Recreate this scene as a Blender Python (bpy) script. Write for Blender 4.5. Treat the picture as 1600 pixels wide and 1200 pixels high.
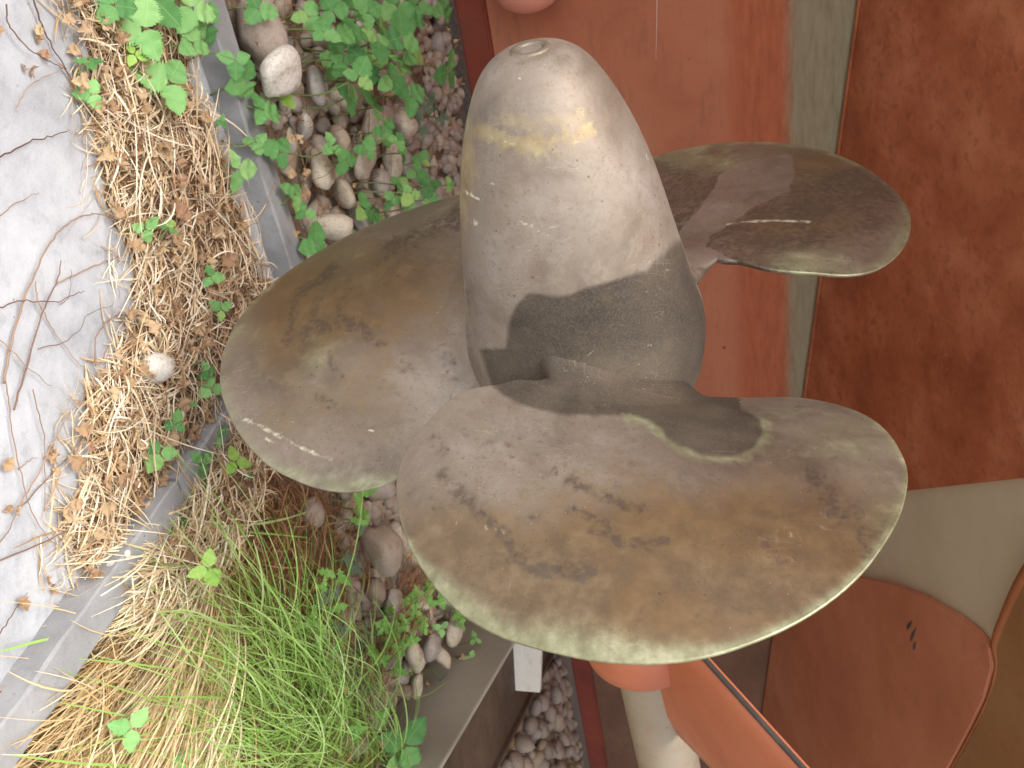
import bpy, bmesh, math, random
import numpy as np
from mathutils import Vector, Matrix

for _o in list(bpy.data.objects):
    bpy.data.objects.remove(_o, do_unlink=True)
random.seed(7)
RNG = np.random.default_rng(11)
scene = bpy.context.scene
COL = scene.collection

# ------------------------------------------------------------------ camera
# The photograph was taken with the camera turned on its side: picture right = world up.
F_PX, TILT, CAM_H = 1580.0, math.radians(15.0), 1.30
UPC = np.array([0, math.sin(TILT), math.cos(TILT)])
FWD = np.array([0, math.cos(TILT), -math.sin(TILT)])
SIDE = np.array([1.0, 0, 0])
CAM = np.array([0, 0, CAM_H])
cam_data = bpy.data.cameras.new('camera')
cam_data.sensor_width = 36.0
cam_data.lens = F_PX / 1600 * 36.0
cam_data.clip_start = 0.05
cam_data.clip_end = 3000
cam_data.dof.use_dof = True
cam_data.dof.focus_distance = 1.75
cam_data.dof.aperture_fstop = 9.0
cam = bpy.data.objects.new('camera', cam_data)
m = Matrix.Identity(4)
for i in range(3):
    m[i][0] = UPC[i]; m[i][1] = -SIDE[i]; m[i][2] = -FWD[i]; m[i][3] = CAM[i]
cam.matrix_world = m
COL.objects.link(cam)
scene.camera = cam

# ------------------------------------------------------------------ sky, sun, exposure
SUN_EL, SUN_AZ = math.radians(58), math.radians(205)      # azimuth clockwise from +Y
world = bpy.data.worlds.new('World'); scene.world = world
world.use_nodes = True
wn = world.node_tree.nodes; wl = world.node_tree.links
sky = wn.new('ShaderNodeTexSky'); sky.sky_type = 'NISHITA'
sky.sun_disc = False
sky.sun_elevation = SUN_EL; sky.sun_rotation = SUN_AZ
sky.air_density = 1.0; sky.dust_density = 4.0; sky.ozone_density = 1.0
hs = wn.new('ShaderNodeHueSaturation'); hs.inputs['Saturation'].default_value = 0.25
wl.new(sky.outputs[0], hs.inputs['Color'])
wl.new(hs.outputs[0], wn['Background'].inputs['Color'])
wn['Background'].inputs['Strength'].default_value = 0.15
sun_data = bpy.data.lights.new('sun', 'SUN')
sun_data.energy = 1.3; sun_data.angle = math.radians(35); sun_data.color = (1.0, 0.95, 0.88)
sun = bpy.data.objects.new('sun', sun_data); COL.objects.link(sun)
sd = Vector((math.sin(SUN_AZ) * math.cos(SUN_EL), math.cos(SUN_AZ) * math.cos(SUN_EL), math.sin(SUN_EL)))
sun.rotation_euler = sd.to_track_quat('Z', 'Y').to_euler()
scene.view_settings.view_transform = 'Standard'
scene.view_settings.look = 'None'
scene.view_settings.gamma = 1.0
scene.view_settings.use_curve_mapping = False
scene.view_settings.exposure = 1.15

# ------------------------------------------------------------------ helpers
def ray(px, py):
    return (py - 600) / F_PX * SIDE + (px - 800) / F_PX * UPC + FWD
def G(px, py, z=0.0):
    """photo pixel -> point on the horizontal plane at height z"""
    r = ray(px, py); t = (z - CAM_H) / r[2]
    return CAM + t * r
def on_plane(px, py, p0, n):
    r = ray(px, py); t = ((p0 - CAM) @ n) / (r @ n)
    return CAM + t * r
def proj(P):
    d = P - CAM; z = d @ FWD
    return np.stack([800 + F_PX * (d @ UPC) / z, 600 + F_PX * (d @ SIDE) / z], -1)
def V(a): return Vector((float(a[0]), float(a[1]), float(a[2])))

def link(o, parent=None):
    COL.objects.link(o)
    if parent is not None: o.parent = parent
    return o
def tag(o, label=None, cat=None, group=None, kind=None):
    if label: o['label'] = label
    if cat: o['category'] = cat
    if group: o['group'] = group
    if kind: o['kind'] = kind
    return o
def empty(name, loc=(0, 0, 0)):
    o = bpy.data.objects.new(name, None); o.location = V(loc); o.empty_display_size = .05
    return link(o)
def mesh_obj(name, verts, faces, mat, parent=None, smooth=True):
    me = bpy.data.meshes.new(name)
    me.from_pydata([tuple(map(float, v)) for v in verts], [], [tuple(map(int, f)) for f in faces]); me.update()
    if smooth: me.polygons.foreach_set('use_smooth', [True] * len(me.polygons))
    if mat: me.materials.append(mat)
    return link(bpy.data.objects.new(name, me), parent)
def bm_obj(name, bm, mat, parent=None, smooth=False):
    me = bpy.data.meshes.new(name); bmesh.ops.recalc_face_normals(bm, faces=bm.faces); bm.to_mesh(me); bm.free()
    if smooth: me.polygons.foreach_set('use_smooth', [True] * len(me.polygons))
    me.materials.append(mat)
    return link(bpy.data.objects.new(name, me), parent)
def local(o, origin):
    """shift world-built mesh data so that the object's origin sits at origin"""
    o.data.transform(Matrix.Translation(-V(origin))); o.location = V(origin)
    return o
def prism(poly, off, name, mat, parent=None, bevel=0.0):
    """slab: polygon (list of 3-d points) extruded by vector off"""
    bm = bmesh.new()
    a = [bm.verts.new(V(p)) for p in poly]; b = [bm.verts.new(V(np.array(p) + off)) for p in poly]
    n = len(poly)
    bm.faces.new(a); bm.faces.new(b[::-1])
    for i in range(n): bm.faces.new((a[i], b[i], b[(i + 1) % n], a[(i + 1) % n]))
    if bevel: bmesh.ops.bevel(bm, geom=bm.edges[:], offset=bevel, segments=2, affect='EDGES')
    return bm_obj(name, bm, mat, parent)
def tube_data(pts, rad, seg=8):
    pts = [np.array(p, float) for p in pts]; n = len(pts)
    rad = rad if hasattr(rad, '__len__') else [rad] * n
    vs, fs = [], []
    for i, p in enumerate(pts):
        t = pts[min(i + 1, n - 1)] - pts[max(i - 1, 0)]; t = t / (np.linalg.norm(t) + 1e-9)
        a = np.cross(t, (0, 0, 1) if abs(t[2]) < .9 else (1, 0, 0)); a /= np.linalg.norm(a); b = np.cross(t, a)
        for k in range(seg):
            w = 2 * math.pi * k / seg
            vs.append(p + rad[i] * (math.cos(w) * a + math.sin(w) * b))
    for i in range(n - 1):
        for k in range(seg):
            fs.append((i * seg + k, i * seg + (k + 1) % seg, (i + 1) * seg + (k + 1) % seg, (i + 1) * seg + k))
    fs.append(tuple(range(seg))[::-1]); fs.append(tuple((n - 1) * seg + k for k in range(seg)))
    return vs, fs
def catmull(pts, n=6):
    q = [np.array(p, float) for p in pts]; q = [2 * q[0] - q[1]] + q + [2 * q[-1] - q[-2]]; out = []
    for i in range(1, len(q) - 2):
        a, b, c, d = q[i - 1:i + 3]
        for t in np.linspace(0, 1, n, endpoint=False):
            out.append(.5 * (2 * b + (c - a) * t + (2 * a - 5 * b + 4 * c - d) * t * t + (3 * b - a - 3 * c + d) * t ** 3))
    out.append(q[-2]); return out
def sstep(x): x = np.clip(x, 0, 1); return x * x * (3 - 2 * x)
def vnoise(x, y, s, seed=0, octv=4):
    """2-d value noise, 0..1"""
    r = np.random.default_rng(seed); T = r.random((64, 64)); out = np.zeros_like(x, float); amp, tot = 1., 0.
    for o in range(octv):
        u = x / s * 2 ** o + 17.3 * o; v = y / s * 2 ** o + 5.1 * o
        i = np.floor(u).astype(int); j = np.floor(v).astype(int); f = sstep(u - i); g = sstep(v - j)
        a = T[i % 64, j % 64]; b = T[(i + 1) % 64, j % 64]; c = T[i % 64, (j + 1) % 64]; d = T[(i + 1) % 64, (j + 1) % 64]
        out += amp * ((a * (1 - f) + b * f) * (1 - g) + (c * (1 - f) + d * f) * g); tot += amp; amp *= .5
    return out / tot
def polydist(P, poly):
    best = np.full(len(P), 1e9)
    for a, b in zip(poly[:-1], poly[1:]):
        a = np.array(a, float); b = np.array(b, float); ab = b - a
        t = np.clip(((P - a) @ ab) / (ab @ ab + 1e-9), 0, 1)
        best = np.minimum(best, np.linalg.norm(P - (a + t[:, None] * ab), axis=1))
    return best
def inpoly(P, poly):
    x, y = P[:, 0], P[:, 1]; r = np.zeros(len(P), bool); n = len(poly)
    for i in range(n):
        x1, y1 = poly[i]; x2, y2 = poly[(i + 1) % n]
        c = ((y1 > y) != (y2 > y)) & (x < (x2 - x1) * (y - y1) / (y2 - y1 + 1e-12) + x1)
        r ^= c
    return r

# ------------------------------------------------------------------ material building
def srgb(r, g, b):
    f = lambda c: (c / 255 / 12.92) if c <= 10 else ((c / 255 + .055) / 1.055) ** 2.4
    return (f(r), f(g), f(b), 1)
class MB:
    def __init__(self, name, rough=.8, metal=0., spec=.5):
        self.m = bpy.data.materials.new(name); self.m.use_nodes = True
        self.n = self.m.node_tree.nodes; self.l = self.m.node_tree.links
        self.b = self.n['Principled BSDF']
        self.b.inputs['Roughness'].default_value = rough; self.b.inputs['Metallic'].default_value = metal
        self.b.inputs['Specular IOR Level'].default_value = spec
        self.co = self.n.new('ShaderNodeTexCoord')
    def put(self, sock, v):
        if hasattr(v, 'is_linked') or isinstance(v, bpy.types.NodeSocket): self.l.new(v, sock)
        else: sock.default_value = v
    def noise(self, scale, detail=6, rough=.6, vec=None, dist=0., out='Fac'):
        t = self.n.new('ShaderNodeTexNoise'); t.inputs['Scale'].default_value = scale; t.inputs['Detail'].default_value = detail
        t.inputs['Roughness'].default_value = rough; t.inputs['Distortion'].default_value = dist
        self.l.new(vec or self.co.outputs['Object'], t.inputs['Vector']); return t.outputs[out]
    def voro(self, scale, vec=None, feat='F1'):
        t = self.n.new('ShaderNodeTexVoronoi'); t.feature = feat; t.inputs['Scale'].default_value = scale
        self.l.new(vec or self.co.outputs['Object'], t.inputs['Vector']); return t.outputs['Distance']
    def scaled(self, s, src='Object'):
        t = self.n.new('ShaderNodeMapping'); t.inputs['Scale'].default_value = s
        self.l.new(self.co.outputs[src], t.inputs['Vector']); return t.outputs[0]
    def ramp(self, fac, stops, interp='LINEAR'):
        t = self.n.new('ShaderNodeValToRGB'); e = t.color_ramp; e.interpolation = interp
        while len(e.elements) < len(stops): e.elements.new(.5)
        for el, (p, c) in zip(e.elements, stops):
            el.position = p; el.color = c if hasattr(c, '__len__') else (c, c, c, 1)
        self.l.new(fac, t.inputs[0]); return t.outputs[0]
    def mix(self, f, a, b, mode='MIX'):
        t = self.n.new('ShaderNodeMix'); t.data_type = 'RGBA'; t.blend_type = mode
        self.put(t.inputs[0], f); self.put(t.inputs[6], a); self.put(t.inputs[7], b); return t.outputs[2]
    def math(self, op, a, b=0., clamp=False):
        t = self.n.new('ShaderNodeMath'); t.operation = op; t.use_clamp = clamp
        self.put(t.inputs[0], a); self.put(t.inputs[1], b); return t.outputs[0]
    def attr(self, name, out='Fac'):
        t = self.n.new('ShaderNodeAttribute'); t.attribute_name = name; return t.outputs[out]
    def sep(self, col):
        t = self.n.new('ShaderNodeSeparateColor'); self.l.new(col, t.inputs[0]); return t.outputs
    def xyz(self, src='Object'):
        t = self.n.new('ShaderNodeSeparateXYZ'); self.l.new(self.co.outputs[src], t.inputs[0]); return t.outputs
    def geo(self, out): 
        t = self.n.new('ShaderNodeNewGeometry'); return t.outputs[out]
    def rand(self): t = self.n.new('ShaderNodeObjectInfo'); return t.outputs['Random']
    def step(self, v, lo, hi):
        t = self.n.new('ShaderNodeMapRange'); t.interpolation_type = 'SMOOTHSTEP'; self.l.new(v, t.inputs[0])
        t.inputs[1].default_value = lo; t.inputs[2].default_value = hi; return t.outputs[0]
    def bump(self, h, strength=.3, dist=.01):
        t = self.n.new('ShaderNodeBump'); t.inputs['Strength'].default_value = strength; t.inputs['Distance'].default_value = dist
        self.l.new(h, t.inputs['Height']); self.l.new(t.outputs[0], self.b.inputs['Normal'])
    def done(self, col, rough=None):
        self.put(self.b.inputs['Base Color'], col)
        if rough is not None: self.put(self.b.inputs['Roughness'], rough)
        return self.m

def mat_bronze(name='weathered_bronze', metal=.62, r0=.25):
    B = MB(name, .5, metal, .5)
    m1 = B.sep(B.attr('mask_a', 'Color')); m2 = B.sep(B.attr('mask_b', 'Color'))
    dark_patch, rust, rim = m1[0], m1[1], m1[2]; sstr = B.attr('mask_a', 'Alpha')
    dark, pale, ochre = m2[0], m2[1], m2[2]
    n0 = B.noise(2.4, 6, .6, None, .6); n1 = B.noise(6, 8, .65, None, .4); n2 = B.noise(24, 8, .68); n3 = B.noise(95, 5, .65); n4 = B.noise(300, 3, .6)
    cen = lambda n, k: B.math('MULTIPLY', B.math('SUBTRACT', n, .5), k)
    base = B.ramp(n1, [(.3, srgb(110, 99, 87)), (.45, srgb(135, 122, 109)), (.56, srgb(151, 139, 127)), (.72, srgb(168, 158, 149))])
    base = B.mix(B.step(n2, .42, .68), base, B.ramp(n3, [(.3, srgb(127, 113, 96)), (.7, srgb(158, 152, 143))]))
    base = B.mix(B.math('MULTIPLY', B.step(n3, .55, .68), .5), base, srgb(121, 97, 77))
    rj = B.math('ADD', rust, B.math('ADD', cen(n1, .9), cen(n2, 1.0)))
    rcol = B.ramp(n2, [(.3, srgb(90, 74, 54)), (.48, srgb(112, 93, 68)), (.6, srgb(127, 107, 80)), (.74, srgb(138, 123, 100))])
    rcol = B.mix(B.step(n0, .48, .62), rcol, B.ramp(n2, [(.35, srgb(112, 88, 58)), (.65, srgb(133, 106, 71))]))
    base = B.mix(B.math('MULTIPLY', B.step(rj, .1, 1.0), .88), base, rcol)
    oj = B.math('ADD', ochre, B.math('ADD', cen(n3, .8), cen(n2, .9)))
    base = B.mix(B.math('MULTIPLY', B.step(oj, .2, 1.0), .6), base, B.ramp(n2, [(.35, srgb(144, 122, 83)), (.65, srgb(183, 168, 122))]))
    ej = B.math('ADD', rim, B.math('ADD', cen(n2, .6), cen(n1, .7)))
    ecol = B.ramp(B.math('ADD', B.math('MULTIPLY', n2, .75), B.math('MULTIPLY', n3, .25)), [(.33, srgb(124, 120, 91)), (.5, srgb(153, 154, 122)), (.68, srgb(191, 191, 162))])
    base = B.mix(B.math('MULTIPLY', B.step(ej, .1, 1.1), .9), base, ecol)
    dj = B.math('MULTIPLY', dark, B.math('ADD', .55, B.math('ADD', cen(n2, 1.6), cen(n3, 2.6))))
    base = B.mix(B.math('MULTIPLY', B.step(dj, .06, .62), .62), base, B.mix(n2, srgb(60, 52, 47), srgb(86, 76, 73)))
    sj = B.math('ADD', dark_patch, B.math('ADD', cen(n3, .22), cen(n2, .25)))
    scol = B.ramp(n1, [(.32, srgb(58, 51, 46)), (.5, srgb(76, 67, 58)), (.68, srgb(94, 82, 67))])
    scol = B.mix(B.math('MULTIPLY', B.step(n4, .4, .75), .4), scol, srgb(118, 108, 89))
    scol = B.mix(B.math('MULTIPLY', B.step(n2, .52, .72), .35), scol, srgb(109, 98, 79))
    base = B.mix(B.math('MULTIPLY', B.step(sj, .25, .75), sstr), base, scol)
    vs = B.voro(46)
    pin = B.math('MULTIPLY', B.math('LESS_THAN', vs, .10), B.step(B.noise(9, 2), .52, .62))
    base = B.mix(B.math('MULTIPLY', pin, .55), base, srgb(71, 56, 45))
    v2 = B.voro(80, B.scaled((1, 1.7, 1.2)))
    nick = B.math('MULTIPLY', B.math('LESS_THAN', v2, .06), B.step(B.noise(6, 2, .5, B.scaled((1, 1, 1.3))), .5, .6))
    pj = B.math('ADD', B.math('MULTIPLY', pale, B.math('ADD', .62, B.math('ADD', cen(n3, 2.6), cen(n2, 1.2)))), B.math('MULTIPLY', nick, .7))
    base = B.mix(B.math('MULTIPLY', B.step(pj, .2, .8), .85), base, srgb(215, 212, 187))
    # hairline scratches and fine pitting
    hair = None
    for sc, lo in (((30, 3, 4), .0028), ((6, 4, 34), .0022)):
        q = B.math('ABSOLUTE', B.math('SUBTRACT', B.noise(1.6, 2, .5, B.scaled(sc), .3), .5))
        q = B.math('MULTIPLY', B.math('LESS_THAN', q, lo), B.step(B.noise(7, 2, .5, B.scaled((1.3, 1, 1))), .5, .62))
        hair = q if hair is None else B.math('MAXIMUM', hair, q)
    base = B.mix(B.math('MULTIPLY', hair, .2), base, srgb(200, 184, 160))
    pit = B.math('MULTIPLY', B.math('LESS_THAN', B.voro(150), .16), B.step(B.noise(13, 3), .46, .6))
    base = B.mix(B.math('MULTIPLY', pit, .45), base, srgb(72, 60, 50))
    rough = B.math('ADD', B.math('MULTIPLY', n2, .3), B.math('ADD', r0, B.math('ADD', B.math('MULTIPLY', n1, .12), B.math('MULTIPLY', dark_patch, .2))))
    h = B.math('ADD', B.math('MULTIPLY', B.math('SUBTRACT', n3, B.math('MULTIPLY', pit, 1.2)), .45), B.math('ADD', B.math('MULTIPLY', n4, .2), n2))
    B.bump(h, .2, .004)
    return B.done(base, rough)

def mat_paint(name, cols, rough=.55, streak=(1, 1, 1), grime=.35, bump=.1):
    B = MB(name, rough, 0., .4)
    v = B.scaled(streak)
    n1 = B.noise(2.2, 7, .62, v); n2 = B.noise(14, 6, .6, v); n3 = B.noise(120, 3)
    c = B.ramp(n1, [(.28, cols[0]), (.5, cols[1]), (.72, cols[2])])
    c = B.mix(B.math('MULTIPLY', B.step(n2, .5, .75), grime), c, cols[3])
    c = B.mix(B.math('MULTIPLY', n3, .15), c, cols[1])
    q = B.math('ABSOLUTE', B.math('SUBTRACT', B.noise(1.3, 3, .55, B.scaled((5, 5, 22)), .4), .5))
    q = B.math('MULTIPLY', B.math('LESS_THAN', q, .007), B.step(B.noise(3.5, 2), .5, .6))
    c = B.mix(B.math('MULTIPLY', q, .4), c, cols[2])
    sp = B.math('MULTIPLY', B.math('LESS_THAN', B.voro(22), .06), B.step(B.noise(2.7, 2), .5, .58))
    c = B.mix(B.math('MULTIPLY', sp, .5), c, (.03, .02, .018, 1))
    c = B.mix(B.math('MULTIPLY', B.step(B.noise(5, 7, .7, B.scaled((2.2, 2.2, .5)), .8), .54, .7), grime * .8), c, cols[0])
    B.bump(B.math('ADD', n2, B.math('MULTIPLY', n3, .3)), bump, .004)
    return B.done(c, B.math('ADD', B.math('MULTIPLY', n2, .3), rough - .15))

def mat_skeg():
    B = MB('keel_paint', .5, 0., .4)
    z = B.sep(B.co.outputs['Object'])[2]
    zz = B.xyz()[2]
    s = B.scaled((1, 1, 6)); n1 = B.noise(1.6, 7, .62); n2 = B.noise(7, 6, .65, s); n3 = B.noise(100, 3)
    low = B.ramp(n1, [(.3, srgb(164, 96, 66)), (.5, srgb(184, 112, 80)), (.7, srgb(190, 126, 96))])
    low = B.mix(B.math('MULTIPLY', B.step(n2, .52, .72), .4), low, srgb(122, 92, 76))
    mid = B.ramp(n2, [(.3, srgb(158, 82, 48)), (.6, srgb(180, 98, 62))])
    grey = B.ramp(n2, [(.3, srgb(130, 117, 90)), (.6, srgb(150, 139, 113))])
    zj = B.math('ADD', zz, B.math('MULTIPLY', B.math('SUBTRACT', n2, .5), .035))
    c = B.mix(B.step(zj, 1.05, 1.15), low, mid)
    c = B.mix(B.step(zj, 1.285, 1.36), c, grey)
    spots = B.math('MULTIPLY', B.math('LESS_THAN', B.voro(6.5), .055), B.step(B.noise(1.5, 1), .48, .55))
    c = B.mix(B.math('MULTIPLY', spots, .7), c, srgb(70, 46, 40))
    B.bump(B.math('ADD', n2, B.math('MULTIPLY', n3, .3)), .12, .005)
    return B.done(c)

def mat_concrete(name, cols, scale=1., spots=True, rough=.85):
    B = MB(name, rough, 0., .3)
    n1 = B.noise(2.2 * scale, 8, .65); n2 = B.noise(14 * scale, 7, .65); n3 = B.noise(160 * scale, 4, .7)
    c = B.ramp(n1, [(.3, cols[0]), (.5, cols[1]), (.7, cols[2])])
    c = B.mix(B.math('MULTIPLY', B.step(n2, .5, .72), .55), c, cols[0])
    c = B.mix(B.math('MULTIPLY', B.step(n3, .45, .7), .3), c, cols[2])
    c = B.mix(B.math('MULTIPLY', B.step(B.noise(70 * scale, 5, .75), .56, .7), .35), c, cols[0])
    if spots:
        v = B.voro(18); sp = B.math('MULTIPLY', B.math('LESS_THAN', v, .16), B.step(B.noise(3.1, 3), .55, .62))
        c = B.mix(B.math('MULTIPLY', sp, .75), c, srgb(236, 234, 230))
        v = B.voro(30, B.scaled((1, 1.3, 1))); sp = B.math('MULTIPLY', B.math('LESS_THAN', v, .1), B.step(B.noise(4.7, 3), .52, .6))
        c = B.mix(B.math('MULTIPLY', sp, .6), c, srgb(96, 90, 88))
    B.bump(B.math('ADD', n2, B.math('MULTIPLY', n3, .35)), .3, .006)
    return B.done(c)

def mat_soil():
    B = MB('soil', .95, 0., .2)
    n1 = B.noise(3, 7); n2 = B.noise(45, 6, .7)
    c = B.ramp(n2, [(.3, srgb(96, 78, 64)), (.5, srgb(138, 116, 98)), (.75, srgb(178, 156, 134))])
    c = B.mix(B.math('MULTIPLY', n1, .35), c, srgb(92, 80, 70))
    B.bump(n2, .6, .02)
    return B.done(c)

def mat_bed():
    B = MB('bed_soil', .95, 0., .2)
    n1 = B.noise(4, 7); n2 = B.noise(60, 7, .72)
    c = B.ramp(n2, [(.3, srgb(104, 86, 70)), (.5, srgb(148, 128, 108)), (.72, srgb(186, 168, 148))])
    c = B.mix(B.math('MULTIPLY', B.step(n1, .45, .65), .5), c, srgb(128, 100, 76)); B.bump(n2, .8, .03)
    return B.done(c)
def mat_stone(name, stops, rough=.7):
    B = MB(name, rough, 0., .4)
    r = B.rand(); n1 = B.noise(9, 6, .6); n2 = B.noise(60, 5, .65)
    c = B.ramp(r, stops)
    c = B.mix(B.math('MULTIPLY', B.step(n1, .45, .7), .4), c, srgb(126, 108, 94))
    c = B.mix(B.math('MULTIPLY', B.step(n2, .5, .75), .35), c, srgb(196, 182, 168))
    c = B.mix(B.math('MULTIPLY', B.step(B.noise(4, 5, .7, B.scaled((1, 1, 1), 'Generated')), .5, .66), .5), c, srgb(138, 114, 92))
    B.bump(B.math('ADD', n1, B.math('MULTIPLY', n2, .4)), .25, .006)
    return B.done(c)

def mat_strand(name, stops, rough=.6, transl=0.):
    B = MB(name, rough, 0., .3)
    c = B.ramp(B.attr('rnd'), stops)
    c = B.mix(B.math('MULTIPLY', B.noise(40, 3), .25), c, stops[0][1])
    B.done(c)
    if transl: leafy(B, c, transl)
    return B.m
def leafy(B, col, f):
    t = B.n.new('ShaderNodeBsdfTranslucent'); B.l.new(col, t.inputs[0])
    x = B.n.new('ShaderNodeMixShader'); x.inputs[0].default_value = f
    B.l.new(B.b.outputs[0], x.inputs[1]); B.l.new(t.outputs[0], x.inputs[2])
    B.l.new(x.outputs[0], B.n['Material Output'].inputs['Surface'])
def mat_leaf(name, stops, rough=.5):
    B = MB(name, rough, 0., .35)
    uv = B.xyz('UV')     # u across -1..1 (0.5 = midrib), v along
    a = B.math('ABSOLUTE', B.math('SUBTRACT', uv[0], .5))
    ph = B.math('MULTIPLY', B.math('SUBTRACT', uv[1], B.math('MULTIPLY', a, .75)), 44.)
    w = B.math('ABSOLUTE', B.math('SINE', ph))
    vein = B.math('SUBTRACT', 1., B.step(w, .0, .3))
    mid = B.math('SUBTRACT', 1., B.step(a, .0, .035))
    vn = B.math('MAXIMUM', B.math('MULTIPLY', vein, .55), mid)
    n = B.noise(38, 4)
    c = B.ramp(B.rand(), stops)
    c = B.mix(B.math('MULTIPLY', n, .35), c, stops[0][1])
    c = B.mix(B.math('MULTIPLY', vn, .28), c, srgb(176, 205, 130))
    B.bump(B.math('SUBTRACT', n, B.math('MULTIPLY', vn, .8)), .35, .004)
    B.done(c); leafy(B, c, .22)
    return B.m

M = {}
M['bronze'] = mat_bronze()
M['cap_bronze'] = mat_bronze('weathered_cap', .42, .36)
M['skeg'] = mat_skeg()
M['hull_red'] = mat_paint('hull_red_paint', [srgb(150, 82, 54), srgb(186, 112, 78), srgb(212, 142, 108), srgb(140, 84, 58)], .5, (1.6, 1.6, .7), .6)
M['panel_red'] = mat_paint('panel_red_paint', [srgb(184, 116, 86), srgb(206, 138, 106), srgb(218, 156, 126), srgb(176, 122, 94)], .5, (.6, .6, 1))
M['hull_olive'] = mat_paint('hull_faded_paint', [srgb(150, 112, 74), srgb(164, 124, 84), srgb(170, 134, 96), srgb(140, 104, 70)], .55)
M['hull_beige'] = mat_paint('hull_beige_paint', [srgb(204, 198, 172), srgb(214, 208, 184), srgb(220, 214, 192), srgb(204, 198, 174)], .55, grime=.2)
M['keel_dark'] = mat_paint('keel_bar_paint', [srgb(112, 46, 34), srgb(134, 60, 42), srgb(120, 70, 54), srgb(84, 44, 38)], .6)
M['keel_shade'] = mat_paint('keel_shade_brown', [srgb(92, 66, 52), srgb(110, 76, 58), srgb(126, 92, 74), srgb(86, 74, 62)], .6, (1, 1, 2), .5)  # darker brown carries the shade on the forward keel
M['strut'] = mat_paint('strut_orange_paint', [srgb(180, 104, 72), srgb(196, 118, 86), srgb(202, 128, 96), srgb(184, 118, 90)], .5, grime=.2)
M['bead'] = mat_paint('orange_bead_paint', [srgb(150, 92, 56), srgb(166, 104, 64), srgb(172, 112, 72), srgb(130, 84, 54)], .6)
M['salmon'] = mat_paint('salmon_paint', [srgb(226, 146, 120), srgb(236, 160, 136), srgb(232, 160, 138), srgb(206, 130, 108)], .45, grime=.15)
M['tar'] = mat_paint('chipped_dark_edge', [srgb(58, 54, 52), srgb(78, 74, 70), srgb(128, 120, 112), srgb(60, 50, 46)], .6, grime=.5)
M['shaft'] = mat_paint('shaft_pale_paint', [srgb(150, 138, 118), srgb(164, 152, 132), srgb(172, 158, 136), srgb(168, 136, 110)], .5, (1, 1, 1), .6)
M['path'] = mat_concrete('path_concrete', [srgb(140, 142, 146), srgb(178, 180, 184), srgb(200, 202, 205)], 1.5)
M['kerb'] = mat_concrete('kerb_concrete', [srgb(126, 126, 127), srgb(148, 148, 149), srgb(168, 168, 168)], 2.0)
M['slab'] = mat_concrete('grey_slab', [srgb(128, 126, 122), srgb(140, 138, 134), srgb(150, 148, 142)], 1.2, False)
M['beam_grey'] = mat_paint('beam_grey_paint', [srgb(158, 156, 142), srgb(170, 168, 154), srgb(178, 176, 162), srgb(154, 152, 138)], .6, grime=.25)
M['beam_brown'] = mat_paint('beam_rust', [srgb(66, 52, 42), srgb(84, 68, 54), srgb(112, 94, 78), srgb(60, 46, 36)], .75, grime=.5)
M['white_plate'] = mat_paint('white_chalky_paint', [srgb(196, 190, 178), srgb(214, 208, 198), srgb(222, 218, 208), srgb(180, 170, 156)], .7, (1, 1, 3), .5)
M['soil'] = mat_soil()
M['bed'] = mat_bed()
M['pebble'] = mat_stone('river_pebble', [(0., srgb(150, 134, 118)), (.25, srgb(172, 154, 136)), (.5, srgb(160, 148, 140)), (.75, srgb(186, 170, 152)), (1., srgb(144, 130, 120))])
def mat_fill():
    B = MB('filler_stone', .8, 0., .3); n = B.noise(14, 2); n2 = B.noise(80, 5)
    c = B.ramp(n, [(.3, srgb(140, 120, 102)), (.45, srgb(172, 156, 138)), (.55, srgb(160, 150, 142)), (.7, srgb(192, 178, 158))]); c = B.mix(B.math('MULTIPLY', n2, .3), c, srgb(120, 102, 88))
    B.bump(n2, .3, .005); return B.done(c)
M['fill'] = mat_fill()
M['gravel'] = mat_stone('small_pebble', [(0., srgb(144, 130, 120)), (.3, srgb(160, 144, 132)), (.6, srgb(150, 140, 136)), (.85, srgb(172, 150, 112)), (1., srgb(158, 146, 132))])
M['white_stone'] = mat_stone('white_stone', [(0., srgb(198, 190, 178)), (1., srgb(214, 208, 198))])
M['straw'] = mat_strand('dry_straw', [(0., srgb(150, 112, 78)), (.2, srgb(192, 160, 120)), (.5, srgb(222, 200, 162)), (1., srgb(246, 236, 214))])
M['brown_straw'] = mat_strand('brown_straw', [(0., srgb(122, 80, 48)), (.4, srgb(152, 108, 70)), (.75, srgb(172, 134, 94)), (1., srgb(198, 166, 126))])
M['thatch'] = mat_strand('pale_thatch', [(0., srgb(170, 132, 84)), (.25, srgb(210, 180, 128)), (.55, srgb(230, 210, 166)), (1., srgb(244, 232, 202))])
M['grass'] = mat_strand('green_grass', [(0., srgb(104, 146, 68)), (.3, srgb(144, 188, 88)), (.65, srgb(176, 212, 116)), (1., srgb(206, 230, 162))], .4, .3)
M['stem'] = mat_strand('dry_stem', [(0., srgb(100, 76, 64)), (.5, srgb(132, 104, 88)), (1., srgb(168, 140, 114))])
M['leaf_bright'] = mat_leaf('leaf_bright', [(0., srgb(122, 176, 104)), (.5, srgb(144, 198, 120)), (1., srgb(164, 210, 134))])
M['leaf_green'] = mat_leaf('leaf_green', [(0., srgb(84, 140, 78)), (.45, srgb(108, 166, 94)), (.85, srgb(134, 186, 110)), (1., srgb(168, 196, 110))])
M['leaf_yellow'] = mat_leaf('leaf_yellow', [(0., srgb(140, 186, 78)), (1., srgb(170, 206, 108))])
M['ivy_bright'] = mat_leaf('ivy_bright', [(0., srgb(104, 160, 70)), (.5, srgb(130, 182, 86)), (1., srgb(156, 202, 108))])
M['ivy_grey'] = mat_leaf('ivy_grey', [(0., srgb(98, 116, 92)), (1., srgb(128, 142, 116))])
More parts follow.
